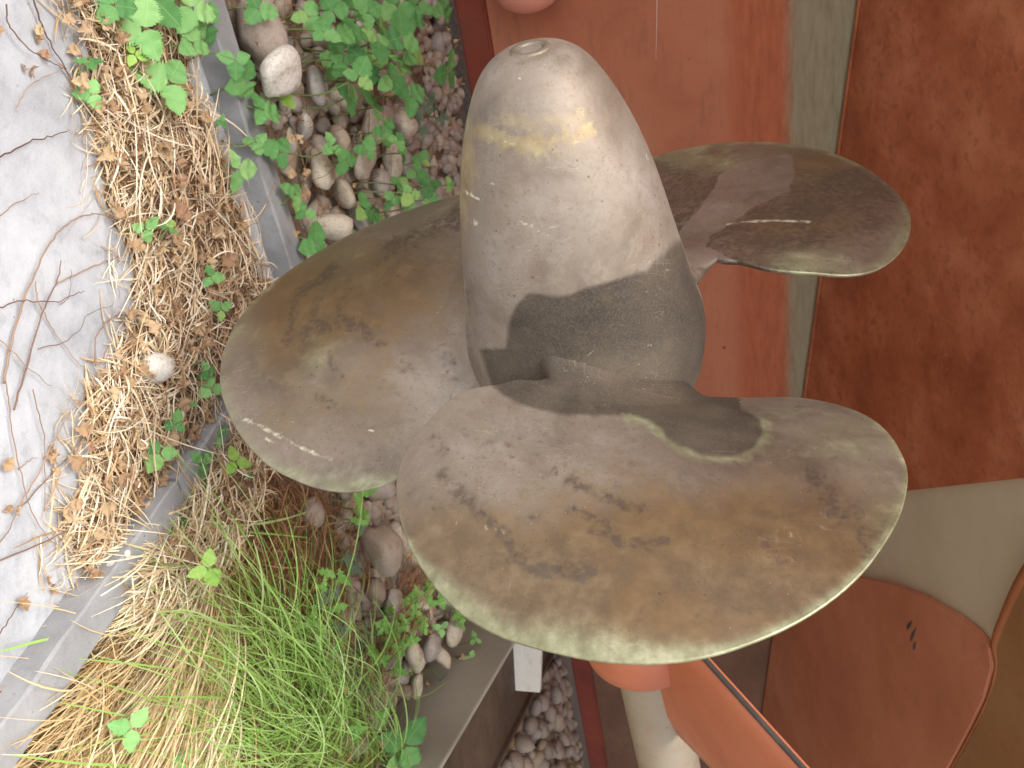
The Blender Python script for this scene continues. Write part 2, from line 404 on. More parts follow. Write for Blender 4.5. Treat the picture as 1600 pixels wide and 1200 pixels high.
M['stalk'] = mat_paint('green_stalk', [srgb(96, 116, 62), srgb(112, 128, 74), srgb(128, 122, 84), srgb(110, 92, 66)], .6)
M['dead_leaf'] = mat_leaf('dead_leaf', [(0., srgb(168, 132, 102)), (.4, srgb(194, 162, 126)), (.7, srgb(214, 188, 150)), (1., srgb(172, 130, 104))], .7)
M['thread'] = mat_paint('pale_thread', [srgb(215, 210, 205)] * 4, .3)

# ------------------------------------------------------------------ ground, path, kerbs
def sheet(name, poly, z, mat, n=1):
    bm = bmesh.new(); bm.faces.new([bm.verts.new((p[0], p[1], z)) for p in poly])
    return tag(bm_obj(name, bm, mat), kind='structure')
sheet('ground', [(-1500, -1500), (1500, -1500), (1500, 1500), (-1500, 1500)], -.03, M['soil'])
KERB_A = (G(335, 50, .02), G(455, 420, .02)); KERB_B = (G(368, 640, .02), G(0, 1163, .02))
ka = KERB_A[1] - KERB_A[0]; ka /= np.linalg.norm(ka); kb = KERB_B[1] - KERB_B[0]; kb /= np.linalg.norm(kb)
def cross2(a, b): return a[0] * b[1] - a[1] * b[0]
tt = cross2(KERB_B[0] - KERB_A[0], kb) / cross2(ka, kb); CORNER = KERB_A[0] + ka * tt
na = np.array([-ka[1], ka[0], 0]); na = na if na[1] > 0 else -na          # away from the path
nb = np.array([-kb[1], kb[0], 0]); nb = nb if nb[0] > 0 else -nb
# path: everything on the camera side of the two kerbs
sheet('path', [CORNER - ka * 9, CORNER, CORNER + kb * 9, CORNER + kb * 9 - ka * 3 - np.array([0, 3, 0]), CORNER - ka * 9 + np.array([0, -9, 0])], 0.0, M['path'])

def kerb_stone(p, d, nrm, length, label, w=.105, h=.042):
    """edging stone from p along d; nrm points away from the path; chamfer on the far side"""
    sec = [(-w * .62, -.08), (-w * .62, h - .004), (-w * .58, h), (w * .12, h), (w * .16, h - .004), (w * .46, h - .035), (w * .46, -.08)]
    k = max(2, int(length / .06)); vs, fs = [], []
    rr = np.random.default_rng(int(abs(p[0] * 1000)) + 3)
    for i in range(k + 1):
        for a, b in sec:
            j = rr.normal(0, .0016, 2)
            vs.append(p + d * (length * i / k) + nrm * (a + j[0]) + np.array([0, 0, b + j[1] * .5]))
    s = len(sec)
    for i in range(k):
        for j in range(s):
            fs.append((i * s + j, i * s + (j + 1) % s, (i + 1) * s + (j + 1) % s, (i + 1) * s + j))
    fs.append(tuple(range(s))); fs.append(tuple(k * s + j for j in range(s))[::-1])
    o = mesh_obj('kerb_stone', vs, fs, M['kerb'], smooth=False)
    local(o, p); return tag(o, label, 'kerb', 'stone kerbs edging the path')
kerb_stone(CORNER - ka * .93, ka, na, .90, 'grey kerb stone beside the leafy sprigs, running up to the path corner')
kerb_stone(CORNER - ka * 1.86, ka, na, .92, 'grey kerb stone farthest along the leafy sprigs from the path corner')
kerb_stone(CORNER + kb * .04, kb, nb, .74, 'grey kerb stone behind the hanging propeller blade, at the path corner')
kerb_stone(CORNER + kb * .79, kb, nb, .92, 'grey kerb stone half covered by pale drooping straw')

# ------------------------------------------------------------------ propeller
PRM = [-0.0412, 1.7748, 0.9696, 0.6865, -0.0368, 0.5303, 0.8005, 0.2776, -0.2154]
RHO = np.array([0.3158, 0.307, 0.312, 0.3352, 0.3724, 0.3970, 0.3600, 0.2940, 0.2524, 0.2257, 0.2096, 0.1987, 0.1874, 0.1677, 0.1613,
                0.1760, 0.1991, 0.2531, 0.3371, 0.4667, 0.4903, 0.4328, 0.3814, 0.3396])
RAKE2 = -0.3189
BLADES = [(0.0, 0.0, 0.0, 0.0), (2 * math.pi / 3, -0.3338, 0.0989, 0.0259), (-2 * math.pi / 3, 0.0321, 0.0257, 0.0076)]
RCEN, CCEN = .38, -.16
PC = np.array(PRM[:3]); y_, s_ = PRM[3], PRM[4]
AX = np.array([-math.cos(s_) * math.cos(y_), -math.cos(s_) * math.sin(y_), math.sin(s_)])
E1 = CAM - PC; E1 = E1 - AX * (E1 @ AX); E1 /= np.linalg.norm(E1)
E2 = np.cross(E1, AX); E2 = E2 if E2 @ UPC > 0 else -E2
def outline(n):
    N = 24; t = np.linspace(0, N, n, endpoint=False); i = np.floor(t).astype(int) % N; f = t - np.floor(t)
    a, b, c, d = RHO[(i - 1) % N], RHO[i], RHO[(i + 1) % N], RHO[(i + 2) % N]
    r = .5 * (2 * b + (c - a) * f + (2 * a - 5 * b + 4 * c - d) * f * f + (3 * b - a - 3 * c + d) * f ** 3)
    al = t / N * 2 * math.pi
    return al, r
def surf(r, c, bl):
    phi, dP, dph, dax = bl
    P = PRM[6] + dP; rr = np.maximum(r, .03); be = np.arctan2(P, 2 * math.pi * rr)
    ph = PRM[5] + phi + dph + np.clip(c * np.cos(be) / rr, -2.5, 2.5)
    ax = dax - c * np.sin(be) + PRM[7] * r + RAKE2 * r * r + PRM[8] * c * c
    return PC + AX * ax[..., None] + r[..., None] * (np.cos(ph)[..., None] * E1 + np.sin(ph)[..., None] * E2)

def strokes(P, lst, fat=1.0):
    mk = np.zeros(len(P)); FAT = 1 / fat
    for pts, w, s in lst:
        jit = (vnoise(P[:, 0], P[:, 1], 14, 3) - .5) * w * 1.1
        mk = np.maximum(mk, s * sstep(1 - (polydist(P, pts) * FAT + jit) / w))
    return mk
def blob(P, x, y, rx, ry, ang=0.):
    ca, sa = math.cos(ang), math.sin(ang); dx, dy = P[:, 0] - x, P[:, 1] - y
    return np.exp(-(((dx * ca + dy * sa) / rx) ** 2 + ((-dx * sa + dy * ca) / ry) ** 2))

PATCH_HUB = [(768, 640), (768, 601), (749, 546), (790, 543), (798, 494), (812, 472), (828, 457), (859, 461), (892, 461), (914, 450), (955, 438), (1010, 424), (1026, 406), (1057, 378), (1140, 340), (1140, 640)]  # outline of the dark patch on the hub
PATCH_BLADE = [(745, 560), (770, 605), (787, 618), (814, 632), (842, 640), (889, 650), (944, 649), (985, 649), (1012, 656), (1034, 671), (1041, 682), (1063, 698), (1096, 712), (1129, 715), (1159, 709), (1179, 695), (1192, 676), (1190, 657), (1176, 645), (1159, 640), (1152, 600), (1140, 500), (745, 500)]  # the dark patch continued over the front blade root

def masks_front(P, edge):
    x, y = P[:, 0], P[:, 1]; z = np.zeros(len(P))
    Pj = P + np.stack([vnoise(x, y, 30, 1) - .5, vnoise(x, y, 30, 2) - .5], -1) * 10
    st = inpoly(Pj, PATCH_BLADE).astype(float)
    d = polydist(Pj, PATCH_BLADE[:-3]); st = np.where(st > .5, np.minimum(1, .5 + d / 18), np.maximum(0, .5 - d / 18))
    rust = .30 + sstep((y - 680) / 200) * .6 + .45 * blob(P, 1050, 890, 260, 70) + .3 * blob(P, 1250, 860, 120, 80) + .2 * blob(P, 700, 860, 80, 60)
    rust = rust + (vnoise(x, y, 90, 5) - .5) * .7
    rimw = 10 + 40 * sstep((y - 830) / 120) * sstep((1180 - x) / 220) * (.55 + .9 * vnoise(x, y, 80, 8))
    rim = 1.35 * np.exp(-edge / (rimw * .62)) * (.55 + .6 * sstep((y - 820) / 100) + .35 * sstep((x - 1330) / 60))
    rim += .6 * blob(P, 1310, 690, 100, 50) + .35 * blob(P, 1370, 790, 40, 70)
    rim *= np.where((x < 800) & (y < 800), .15, 1)
    rim += .85 * strokes(P, [([(985, 652), (1012, 658), (1040, 686), (1063, 702), (1096, 716), (1130, 719), (1160, 713), (1184, 698), (1196, 676), (1191, 657), (1176, 645)], 17, 1.), ([(1182, 646), (1225, 646), (1262, 638)], 10, .8)])
    dark = strokes(P, fat=1.7, lst=[([(695, 745), (720, 772), (760, 810), (790, 842), (800, 870), (832, 892), (882, 886), (915, 900), (932, 885)], 13, .8),
                       ([(890, 750), (930, 770), (965, 785), (1003, 797)], 10, .8), ([(966, 757), (956, 776)], 8, .6),
                       ([(893, 798), (930, 806), (955, 828), (967, 838)], 11, .85), ([(922, 830), (962, 832)], 8, .7),
                       ([(972, 853), (1005, 847), (1042, 848)], 8, .8), ([(1004, 848), (1016, 862)], 6, .7),
                       ([(835, 733), (858, 742), (882, 730)], 8, .55), ([(808, 816), (840, 809)], 9, .55), ([(975, 735), (990, 728)], 9, .4),
                       ([(725, 683), (758, 698), (792, 714)], 14, .5), ([(672, 678), (690, 705)], 12, .55), ([(640, 782), (680, 790)], 16, .45),
                       ([(1270, 740), (1295, 780), (1300, 800)], 16, .55), ([(1190, 835), (1220, 878)], 12, .5), ([(1310, 815), (1335, 800)], 20, .5),
                       ([(1348, 840), (1352, 860)], 14, .7), ([(1370, 838), (1385, 822)], 10, .6), ([(780, 690), (870, 700)], 22, .35),
                       ([(1000, 960), (1050, 930)], 18, .4), ([(700, 900), (760, 930), (830, 950)], 18, .35), ([(1090, 960), (1180, 955)], 25, .35),
                       ([(1240, 636), (1255, 634)], 8, .6)])
    dark += .35 * blob(P, 1290, 740, 60, 60) * (.4 + vnoise(x, y, 40, 12))
    pale = strokes(P, [([(757, 824), (775, 828), (790, 832)], 5, 1.0), ([(1230, 832), (1236, 836)], 9, .8), ([(640, 793), (648, 794)], 5, .8),
                       ([(712, 820), (722, 824)], 4, .7), ([(782, 915), (793, 905)], 3.5, .6), ([(855, 856), (868, 858)], 3, .6),
                       ([(985, 650), (1012, 656), (1040, 684), (1063, 700), (1096, 714), (1130, 717), (1160, 711), (1182, 697), (1194, 676), (1190, 657), (1176, 645), (1162, 640)], 10, .3),
                       ([(1182, 645), (1225, 645), (1262, 638)], 7, .35)])
    return st, rust, rim, np.clip(dark, 0, 1), pale, z, np.clip(.86 - .22 * sstep((y - 640) / 70), 0, 1)
def masks_right(P, edge):
    x, y = P[:, 0], P[:, 1]; z = np.zeros(len(P))
    lens = [(1040, 385), (1060, 367), (1115, 298), (1118, 279), (1154, 257), (1192, 243), (1234, 243), (1242, 268), (1231, 298), (1192, 315), (1154, 339), (1110, 370), (1104, 386), (1150, 408), (1100, 420), (1040, 420)]
    Pj = P + np.stack([vnoise(x, y, 40, 1) - .5, vnoise(x, y, 40, 2) - .5], -1) * 16
    L = inpoly(Pj, lens).astype(float)
    dark = (1 - L) * (.8 + (vnoise(x, y * 2.2, 60, 9) - .5) * 1.3) * sstep((y - 250 - 20 * np.sin(x / 60)) / 30)
    dark *= 1 - .8 * blob(P, 1275, 405, 110, 20) - .5 * blob(P, 1400, 350, 40, 60)
    dark = np.maximum(dark, strokes(P, [([(1240, 270), (1260, 278), (1300, 272)], 5, .8), ([(1290, 285), (1330, 282), (1355, 290)], 9, .9)]))
    rim = sstep(1.2 - edge / 26) * .7 + .95 * blob(P, 1090, 250, 90, 26) + .75 * blob(P, 1280, 402, 90, 16) + .4 * blob(P, 1400, 375, 30, 40)
    rim *= (.5 + vnoise(x, y, 40, 4))
    rust = .35 * blob(P, 1290, 330, 140, 60) + .3 * blob(P, 1270, 255, 70, 25) + (vnoise(x, y, 70, 5) - .5) * .5
    pale = strokes(P, [([(1137, 350), (1160, 347), (1192, 345), (1230, 345), (1266, 347)], 3.4, .95), ([(1128, 321), (1145, 325)], 3, .6), ([(1268, 385), (1278, 386)], 3, .6)])
    return z, rust + .5 - .45 * L, rim, np.clip(dark, 0, .95), pale, z
def masks_left(P, edge):
    x, y = P[:, 0], P[:, 1]; z = np.zeros(len(P))
    rust = .95 * blob(P, 480, 480, 70, 70) + .7 * blob(P, 590, 470, 120, 90) + .5 * blob(P, 440, 570, 50, 60) + .4 * blob(P, 640, 420, 90, 50) + .35 * blob(P, 560, 640, 90, 40)
    rust += (vnoise(x, y, 60, 5) - .5) * .6
    rim = sstep(1.1 - edge / 30) * (.25 + .5 * vnoise(x, y, 70, 3)) + .55 * blob(P, 490, 570, 28, 32) + .4 * blob(P, 535, 535, 36, 20) + .35 * blob(P, 400, 525, 30, 30) + .3 * blob(P, 480, 740, 120, 30) + .45 * blob(P, 580, 755, 60, 20) + .3 * blob(P, 545, 400, 40, 30)
    dark = strokes(P, fat=1.7, lst=[([(522, 420), (495, 442), (465, 462)], 10, .85), ([(465, 455), (455, 500), (450, 535)], 9, .75), ([(495, 465), (486, 510)], 7, .55),
                       ([(545, 452), (530, 480), (524, 500)], 9, .6), ([(468, 522), (500, 508), (535, 500), (565, 510), (590, 535)], 14, .7),
                       ([(515, 552), (520, 575), (535, 592)], 6, .55), ([(602, 392), (650, 370), (715, 335)], 14, .55), ([(575, 470), (600, 450)], 22, .35),
                       ([(640, 575), (650, 585)], 20, .4), ([(500, 620), (540, 640)], 14, .45), ([(570, 665), (650, 655)], 9, .35), ([(560, 690), (565, 695)], 9, .55), ([(700, 560), (715, 590)], 14, .45), ([(600, 600), (640, 640)], 26, .3)])
    dark += .3 * sstep((430 - y) / 60) * (.3 + vnoise(x, y, 60, 2))
    pale = strokes(P, [([(376, 653), (398, 661), (440, 684), (480, 704), (520, 718)], 6.5, .8), ([(376, 653), (388, 658)], 4, 1.1), ([(415, 685), (424, 689)], 4.5, 1.1), ([(424, 689), (450, 700)], 4, .6), ([(443, 657), (458, 660)], 4, .7), ([(577, 672), (583, 674)], 4, .8), ([(683, 490), (690, 478)], 4, .5)])
    return z, rust * .8 + .38 - .3 * blob(P, 680, 600, 70, 120), rim, np.clip(dark, 0, 1), pale, z

def set_masks(me, st, rust, rim, dark, pale, ochre, alpha=None):
    n = len(me.vertices); o = np.ones(n) if alpha is None else alpha
    for nm, ch in (('mask_a', (st, rust, rim)), ('mask_b', (dark, pale, ochre))):
        at = me.attributes.new(nm, 'FLOAT_COLOR', 'POINT')
        at.data.foreach_set('color', np.clip(np.stack([*ch, o], -1), 0, 1).astype(np.float32).ravel())

def blade(bl, mask_fn, parent):
    nA, nT = 300, 84
    al, rho = outline(nA)
    t = np.linspace(0, 1, nT + 1)[1:]; t = 1 - (1 - t) ** 1.35
    R = RCEN + t[:, None] * (rho * np.cos(al))[None]; Cc = CCEN + t[:, None] * (rho * np.sin(al))[None]
    R = np.concatenate([np.full((1, nA), RCEN), R]); Cc = np.concatenate([np.full((1, nA), CCEN), Cc]); tt = np.concatenate([[0], t])
    S = surf(R, Cc, bl); e = 1e-3
    N = np.cross(surf(R + e, Cc, bl) - S, surf(R, Cc + e, bl) - S); N /= np.linalg.norm(N, axis=-1)[..., None]
    if (N[0, 0] @ (CAM - S[0, 0])) < 0: N = -N
    q = np.sqrt(np.maximum(0, 1 - tt ** 2))[:, None]
    root = sstep((.30 - R) / .12) * (1 - tt ** 6)[:, None]
    back = .0035 + q * (.010 + .022 * np.clip((.62 - R) / .45, 0, 1)) + root * .03
    face = .0025 * np.ones_like(R) + root ** 2 * .014
    # faint hand-finished unevenness of the cast face
    un = (vnoise(R * 1000, Cc * 1000, 140, int(bl[0] * 10) % 97 + 5, 2) - .5) * .006 * q
    top = S + N * (face + un)[..., None]; bot = S - N * back[..., None]
    vs = np.concatenate([top.reshape(-1, 3), bot.reshape(-1, 3)]); k = (nT + 1) * nA
    fs = []
    for i in range(nT):
        a = i * nA; b = a + nA
        for j in range(nA):
            j2 = (j + 1) % nA
            fs.append((a + j, b + j, b + j2, a + j2)); fs.append((k + a + j, k + a + j2, k + b + j2, k + b + j))
    a = nT * nA; mid0 = len(vs)
    rimp = surf(RCEN + 1.006 * (rho * np.cos(al)), CCEN + 1.006 * (rho * np.sin(al)), bl)
    vs = np.concatenate([vs, rimp])
    for j in range(nA):
        j2 = (j + 1) % nA
        fs.append((a + j, mid0 + j, mid0 + j2, a + j2)); fs.append((mid0 + j, k + a + j, k + a + j2, mid0 + j2))
    # root fillet: a loft round the blade root that flares into the hub
    rl = np.linspace(.315, .13, 30); nk = 96; th = np.linspace(0, 2 * math.pi, nk, endpoint=False)
    cp = np.interp(rl, [.13, .19, .215, .235, .255, .28, .315], [.10, .085, .07, .062, .066, .082, .11]); cm = np.interp(rl, [.13, .19, .215, .235, .26, .315], [-.235, -.218, -.21, -.225, -.265, -.33])
    if bl[1] < -.1: cm = cm - .05 * sstep((.27 - rl) / .06)
    kk = np.array([.25, .5, .25])
    for _ in range(3): cp[1:-1] = np.convolve(cp, kk, 'valid'); cm[1:-1] = np.convolve(cm, kk, 'valid')
    fl = np.clip((.30 - rl) / .10, 0, 1.5) ** 2.2
    hf_, hb_ = .0005 + .026 * fl, .006 + .036 * fl
    Rl = np.repeat(rl[:, None], nk, 1); mid = (cp + cm) / 2; half = (cp - cm) / 2
    Cl = mid[:, None] + half[:, None] * np.sign(np.cos(th))[None] * np.abs(np.cos(th))[None] ** .75
    Sl = surf(Rl, Cl, bl); Nl = np.cross(surf(Rl + e, Cl, bl) - Sl, surf(Rl, Cl + e, bl) - Sl); Nl /= np.linalg.norm(Nl, axis=-1)[..., None]
    if (Nl[0, 0] @ (CAM - Sl[0, 0])) < 0: Nl = -Nl
    sn = np.sin(th)[None]; offs = np.where(sn > 0, hf_[:, None] * sn ** .8 if False else hf_[:, None] * np.abs(sn) ** .8, -hb_[:, None] * np.abs(sn) ** .8)
    lv = (Sl + Nl * offs[..., None]).reshape(-1, 3); l0 = len(vs); vs = np.concatenate([vs, lv])
    for i in range(len(rl) - 1):
        for j in range(nk): fs.append((l0 + i * nk + j, l0 + i * nk + (j + 1) % nk, l0 + (i + 1) * nk + (j + 1) % nk, l0 + (i + 1) * nk + j))
    o = mesh_obj('blade', vs - PC, fs, M['bronze'], parent)
    P = proj(vs)
    # distance to the blade's edge in photo-scale units (about 1.15 mm each)
    ed = ((1 - tt)[:, None] * rho[None] / .00115) + np.maximum(0, .33 - R) * 1500; ed = np.concatenate([ed.ravel(), ed.ravel(), ed[-1], np.full(len(lv), 200.)])
    set_masks(o.data, *mask_fn(P, ed))
    return o

prop = empty('propeller', PC)
tag(prop, 'weathered bronze three bladed ship propeller with a long rounded cap', 'propeller')
blade(BLADES[0], masks_front, prop)['label'] = 'brown stained blade with a pale worn edge'
blade(BLADES[1], masks_right, prop)['label'] = 'dark streaked blade pointing up towards the hull'
blade(BLADES[2], masks_left, prop)['label'] = 'olive grey blade hanging down with white droppings'

# hub: body of revolution
HZ = [-.30, -.22, -.15, -.06, .0, .08, .16, .26, .36, .445, .51, .548, .567, .571]
HR = [.125, .132, .146, .176, .198, .207, .191, .1735, .1545, .130, .102, .077, .050, .030]
prof = np.array(catmull(list(zip(HZ, HR)), 8)); prof[:, 1] = np.convolve(np.pad(prof[:, 1], 2, mode='edge'), [.1, .2, .4, .2, .1], 'valid')
nS = 220; ww = np.linspace(0, 2 * math.pi, nS, endpoint=False)
hv = np.concatenate([(AX * z + r * (np.cos(ww)[:, None] * E1 + np.sin(ww)[:, None] * E2)) for z, r in prof])
# subdivide along the axis for the colour masks
fine = []
for i in range(len(prof) - 1):
    for f in np.linspace(0, 1, 3, endpoint=False): fine.append(prof[i] * (1 - f) + prof[i + 1] * f)
fine.append(prof[-1]); fine = np.array(fine)
hv = np.concatenate([(AX * z + r * (np.cos(ww)[:, None] * E1 + np.sin(ww)[:, None] * E2)) for z, r in fine])
hf = []
for i in range(len(fine) - 1):
    for j in range(nS):
        hf.append((i * nS + j, i * nS + (j + 1) % nS, (i + 1) * nS + (j + 1) % nS, (i + 1) * nS + j))
hf.append(tuple(range(nS))[::-1]); hf.append(tuple((len(fine) - 1) * nS + j for j in range(nS)))
hub = mesh_obj('hub', hv, hf, M['cap_bronze'], prop)
P = proj(hv + PC); x, y = P[:, 0], P[:, 1]
Pj = P + np.stack([vnoise(x, y, 30, 1) - .5, vnoise(x, y, 30, 2) - .5], -1) * 8
st = inpoly(Pj, PATCH_HUB).astype(float); dd = polydist(Pj, PATCH_HUB[1:-2]); sw = 18 + 26 * sstep((x - 980) / 80)
st = np.where(st > .5, np.minimum(1, .5 + dd / sw), np.maximum(0, .5 - dd / sw))
front_side = ((hv + PC - CAM) * (hv - AX * (hv @ AX)[:, None])).sum(1) < .0
ochre = strokes(P, [([(752, 205), (775, 214), (805, 224), (850, 222), (885, 214), (915, 205)], 26, 1.0), ([(790, 190), (860, 192), (900, 190)], 30, .6), ([(800, 250), (900, 235)], 24, .4)])
ochre += 1.0 * sstep((760 - x - .2 * np.abs(y - 260)) / 30) * sstep((420 - y) / 60)  # yellow bounce light from the ground, painted down the left side
pale = strokes(P, [([(727, 299), (736, 305), (752, 313)], 5, 1.2), ([(740, 346), (743, 350)], 6, 1.0), ([(768, 286), (776, 290)], 4, .7), ([(784, 328), (800, 340)], 4, .5),
                   ([(812, 345), (835, 358), (855, 369), (880, 377)], 5, .75), ([(830, 350), (860, 354), (895, 358), (890, 372)], 3, .55), ([(806, 387), (830, 392)], 3, .6),
                   ([(763, 213), (790, 222), (805, 226)], 4, .6), ([(880, 210), (915, 198), (945, 180), (962, 165)], 4, .38), ([(1009, 240), (1013, 250)], 4, .6), ([(1018, 356), (1026, 352)], 4, .6),
                   ([(811, 122), (814, 124)], 3, .8), ([(905, 569), (916, 570)], 5, .75), ([(1006, 538), (1016, 540)], 5, .75), ([(905, 567), (930, 545), (965, 535), (1000, 533)], 2.2, .5)])
dark = strokes(P, [([(729, 460), (727, 500), (735, 560)], 12, .5), ([(850, 585), (880, 583)], 14, .5), ([(1016, 354), (1017, 360)], 4, .9), ([(1066, 596), (1080, 600)], 10, .5)])  # stroke at the front blade root paints the shade in the crease
dark += .3 * blob(P, 750, 450, 40, 90) * vnoise(x, y, 18, 4) * 1.6 + .35 * sstep((150 - y) / 60) * vnoise(x, y, 40, 6)
for arr in (st, ochre, pale, dark): arr[~front_side] = arr[~front_side] * .2
rust = .2 + (vnoise(hv[:, 0] * 1000 + hv[:, 2] * 700, hv[:, 1] * 1000, 90, 5) - .5) * .6
set_masks(hub.data, st, rust, np.zeros(len(hv)), np.clip(dark, 0, 1), pale, np.clip(ochre, 0, 1), np.clip(.88 + .12 * blob(P, 960, 490, 140, 70), 0, 1))
# screwed plug at the tip of the cap
def ring_part(name, prof, parent, mat, seg=40):
    w = np.linspace(0, 2 * math.pi, seg, endpoint=False); vs = []; fs = []
    for z, r in prof: vs += list(AX * z + r * (np.cos(w)[:, None] * E1 + np.sin(w)[:, None] * E2))
    for i in range(len(prof) - 1):
        for j in range(seg): fs.append((i * seg + j, i * seg + (j + 1) % seg, (i + 1) * seg + (j + 1) % seg, (i + 1) * seg + j))
    fs.append(tuple((len(prof) - 1) * seg + j for j in range(seg))); fs.append(tuple(range(seg))[::-1])
    o = mesh_obj(name, vs, fs, mat, parent); n = len(vs); z = np.zeros(n)
    set_masks(o.data, z, z + .3, z + .25, z + .25, z, z + .35); return o
ring_part('cap_ring', [(z - .018, r) for z, r in [(.572, .030), (.588, .031), (.591, .029), (.592, .024), (.590, .018), (.585, .0165), (.574, .016)]], hub, M['bronze'])
ring_part('plug', [(z - .018, r) for z, r in [(.574, .014), (.583, .0145), (.585, .013), (.582, .005)]], hub, M['bronze'])
# shaft
SHAFT_R = .078
w = np.linspace(0, 2 * math.pi, 48, endpoint=False); vs = []
zz = list(np.linspace(-.28, -3.2, 20))
for z in zz: vs += list(AX * z + SHAFT_R * (np.cos(w)[:, None] * E1 + np.sin(w)[:, None] * E2))
fs = [(i * 48 + j, i * 48 + (j + 1) % 48, (i + 1) * 48 + (j + 1) % 48, (i + 1) * 48 + j) for i in range(19) for j in range(48)]
mesh_obj('shaft', vs, fs + [tuple(range(48))[::-1], tuple(19 * 48 + j for j in range(48))], M['shaft'], prop)

# ------------------------------------------------------------------ ship
K0 = G(715, 0, .05); K1 = G(925, 1200, .05)
KD = K1 - K0; KD[2] = 0; KD /= np.linalg.norm(KD)
KN = np.array([KD[1], -KD[0], 0])                    # out from the keel towards the camera
ZU = np.array([0, 0, 1.])
ship = empty('ship', (K0[0] + KD[0] * 2, K0[1] + KD[1] * 2, .05))
SO = np.array(ship.location)
tag(ship, 'red painted ship stern overhanging the propeller, with keel, shaft bracket and hull plating', 'ship')
def own(o): o.data.transform(Matrix.Translation(-V(SO))); return o
La = on_plane(1352, 0, K0, KN); Lb = on_plane(1264, 620, K0, KN)
LD = (Lb - La) / np.linalg.norm(Lb - La)
def wallpt(s, z): return np.array([K0[0] + KD[0] * s, K0[1] + KD[1] * s, z])
sA = (La - K0) @ KD
def lz(s): return La[2] + (s - sA) * LD[2] / (LD @ KD)
# keel / skeg wall
own(prism([wallpt(-4, .05), wallpt(3.3, .05), wallpt(3.3, lz(3.3) + .05), wallpt(-4, lz(-4) + .05)], -KN * .16, 'keel_wall', M['skeg'], ship))
own(prism([wallpt(3.302, .05) + KN * .01, wallpt(9, .05) + KN * .01, wallpt(9, max(lz(9), .9) + .05) + KN * .01, wallpt(3.302, lz(3.3) + .05) + KN * .01], -KN * .18, 'forward_keel', M['keel_shade'], ship))
o = bpy.data.objects['keel_wall']; o.data.transform(Matrix.Translation(V(SO))); o.location = -V(SO)   # keep world heights for the paint lines
own(prism([wallpt(-4, .045) + KN * .035, wallpt(9, .045) + KN * .035, wallpt(9, .165) + KN * .035, wallpt(-4, .165) + KN * .035], -KN * .23, 'keel_bar', M['keel_dark'], ship, .008))
# hull bottom: plane through the joint line, rising outboard
OUT = KN * math.cos(math.radians(24)) + ZU * math.sin(math.radians(24)); OUT = OUT - LD * (OUT @ LD); OUT /= np.linalg.norm(OUT)
HN = np.cross(LD, OUT); HN = HN if HN[2] < 0 else -HN        # facing down
def hullpt(s, u, off=0.): return La + LD * s + OUT * u + HN * off
def hull_su(px, py):
    p = on_plane(px, py, La, HN); q = p - La; return np.array([q @ LD, q @ OUT])
own(prism([hullpt(-4.5, -.0), hullpt(8.5, -.0), hullpt(8.5, 3.3), hullpt(-4.5, 3.3)], -HN * .03, 'hull_bottom', M['hull_beige'], ship))
def mir(p): return p - KN * 2 * ((p - K0) @ KN + .08)
own(prism([mir(hullpt(-4.5, -.0)), mir(hullpt(8.5, -.0)), mir(hullpt(8.5, 3.3)), mir(hullpt(-4.5, 3.3))], -HN * .03, 'hull_bottom', M['hull_red'], ship))
own(prism([hullpt(-4.5, 3.3), hullpt(8.5, 3.3), hullpt(8.5, 3.3) + ZU * 2.0 + KN * .3, hullpt(-4.5, 3.3) + ZU * 2.0 + KN * .3], -KN * .03, 'hull_side', M['hull_red'], ship))
# red plating aft with a stepped edge
ea = hull_su(1420, 766); eb = hull_su(1600, 746); ed_ = (eb - ea) / (eb[1] - ea[1])
e0 = ea + ed_ * (0.0 - ea[1]); e1 = ea + ed_ * (3.28 - ea[1])
own(prism([hullpt(-4.45, .0, .002), hullpt(e0[0], .0, .002), hullpt(e1[0], 3.28, .002), hullpt(-4.45, 3.28, .002)], HN * .022, 'aft_plating', M['hull_red'], ship, .003))
# lip where the plating meets the keel
vs, fs = tube_data([hullpt(-4.4, .012, .03), hullpt(e0[0], .012, .03)], .007, 8)
own(mesh_obj('joint_bead', vs, fs, M['hull_red'], ship))
# forward panel with a rounded corner
crv = [(1236, 884), (1270, 889), (1300, 893), (1345, 900), (1400, 911), (1450, 929), (1500, 957), (1535, 982), (1556, 1008), (1560, 1040), (1545, 1090), (1515, 1150), (1470, 1230), (1420, 1320)]
fp = [hull_su(*c) for c in crv]
own(prism([hullpt(a, b, .002) for a, b in fp] + [hullpt(8.4, 0.4, .002), hullpt(8.4, 0.02, .002), hullpt(fp[0][0], .02, .002)], HN * .026, 'forward_plating', M['panel_red'], ship, .004))
crv2 = [(1640, 850), (1603, 908), (1580, 950), (1562, 1000), (1566, 1042), (1551, 1093), (1521, 1154), (1476, 1234), (1440, 1300)]
fp2 = [hull_su(*c) for c in crv2]
own(prism([hullpt(a, b, .002) for a, b in fp2] + [hullpt(fp2[-1][0] + .5, 3.2, .002), hullpt(fp2[0][0], 3.2, .002)], HN * .012, 'side_plating', M['hull_olive'], ship, .003))
bp = catmull([hullpt(*hull_su(*c), .012) for c in [(1640, 842), (1600, 908), (1578, 955), (1560, 1004), (1562, 1042), (1548, 1092), (1518, 1152), (1473, 1232)]], 5)
bw = np.interp(np.linspace(0, 1, len(bp)), [0, .38, .55, 1], [.020, .018, .007, .004])
vs, fs = tube_data(bp, list(bw), 8)
own(mesh_obj('weld_bead', vs, fs, M['bead'], ship))
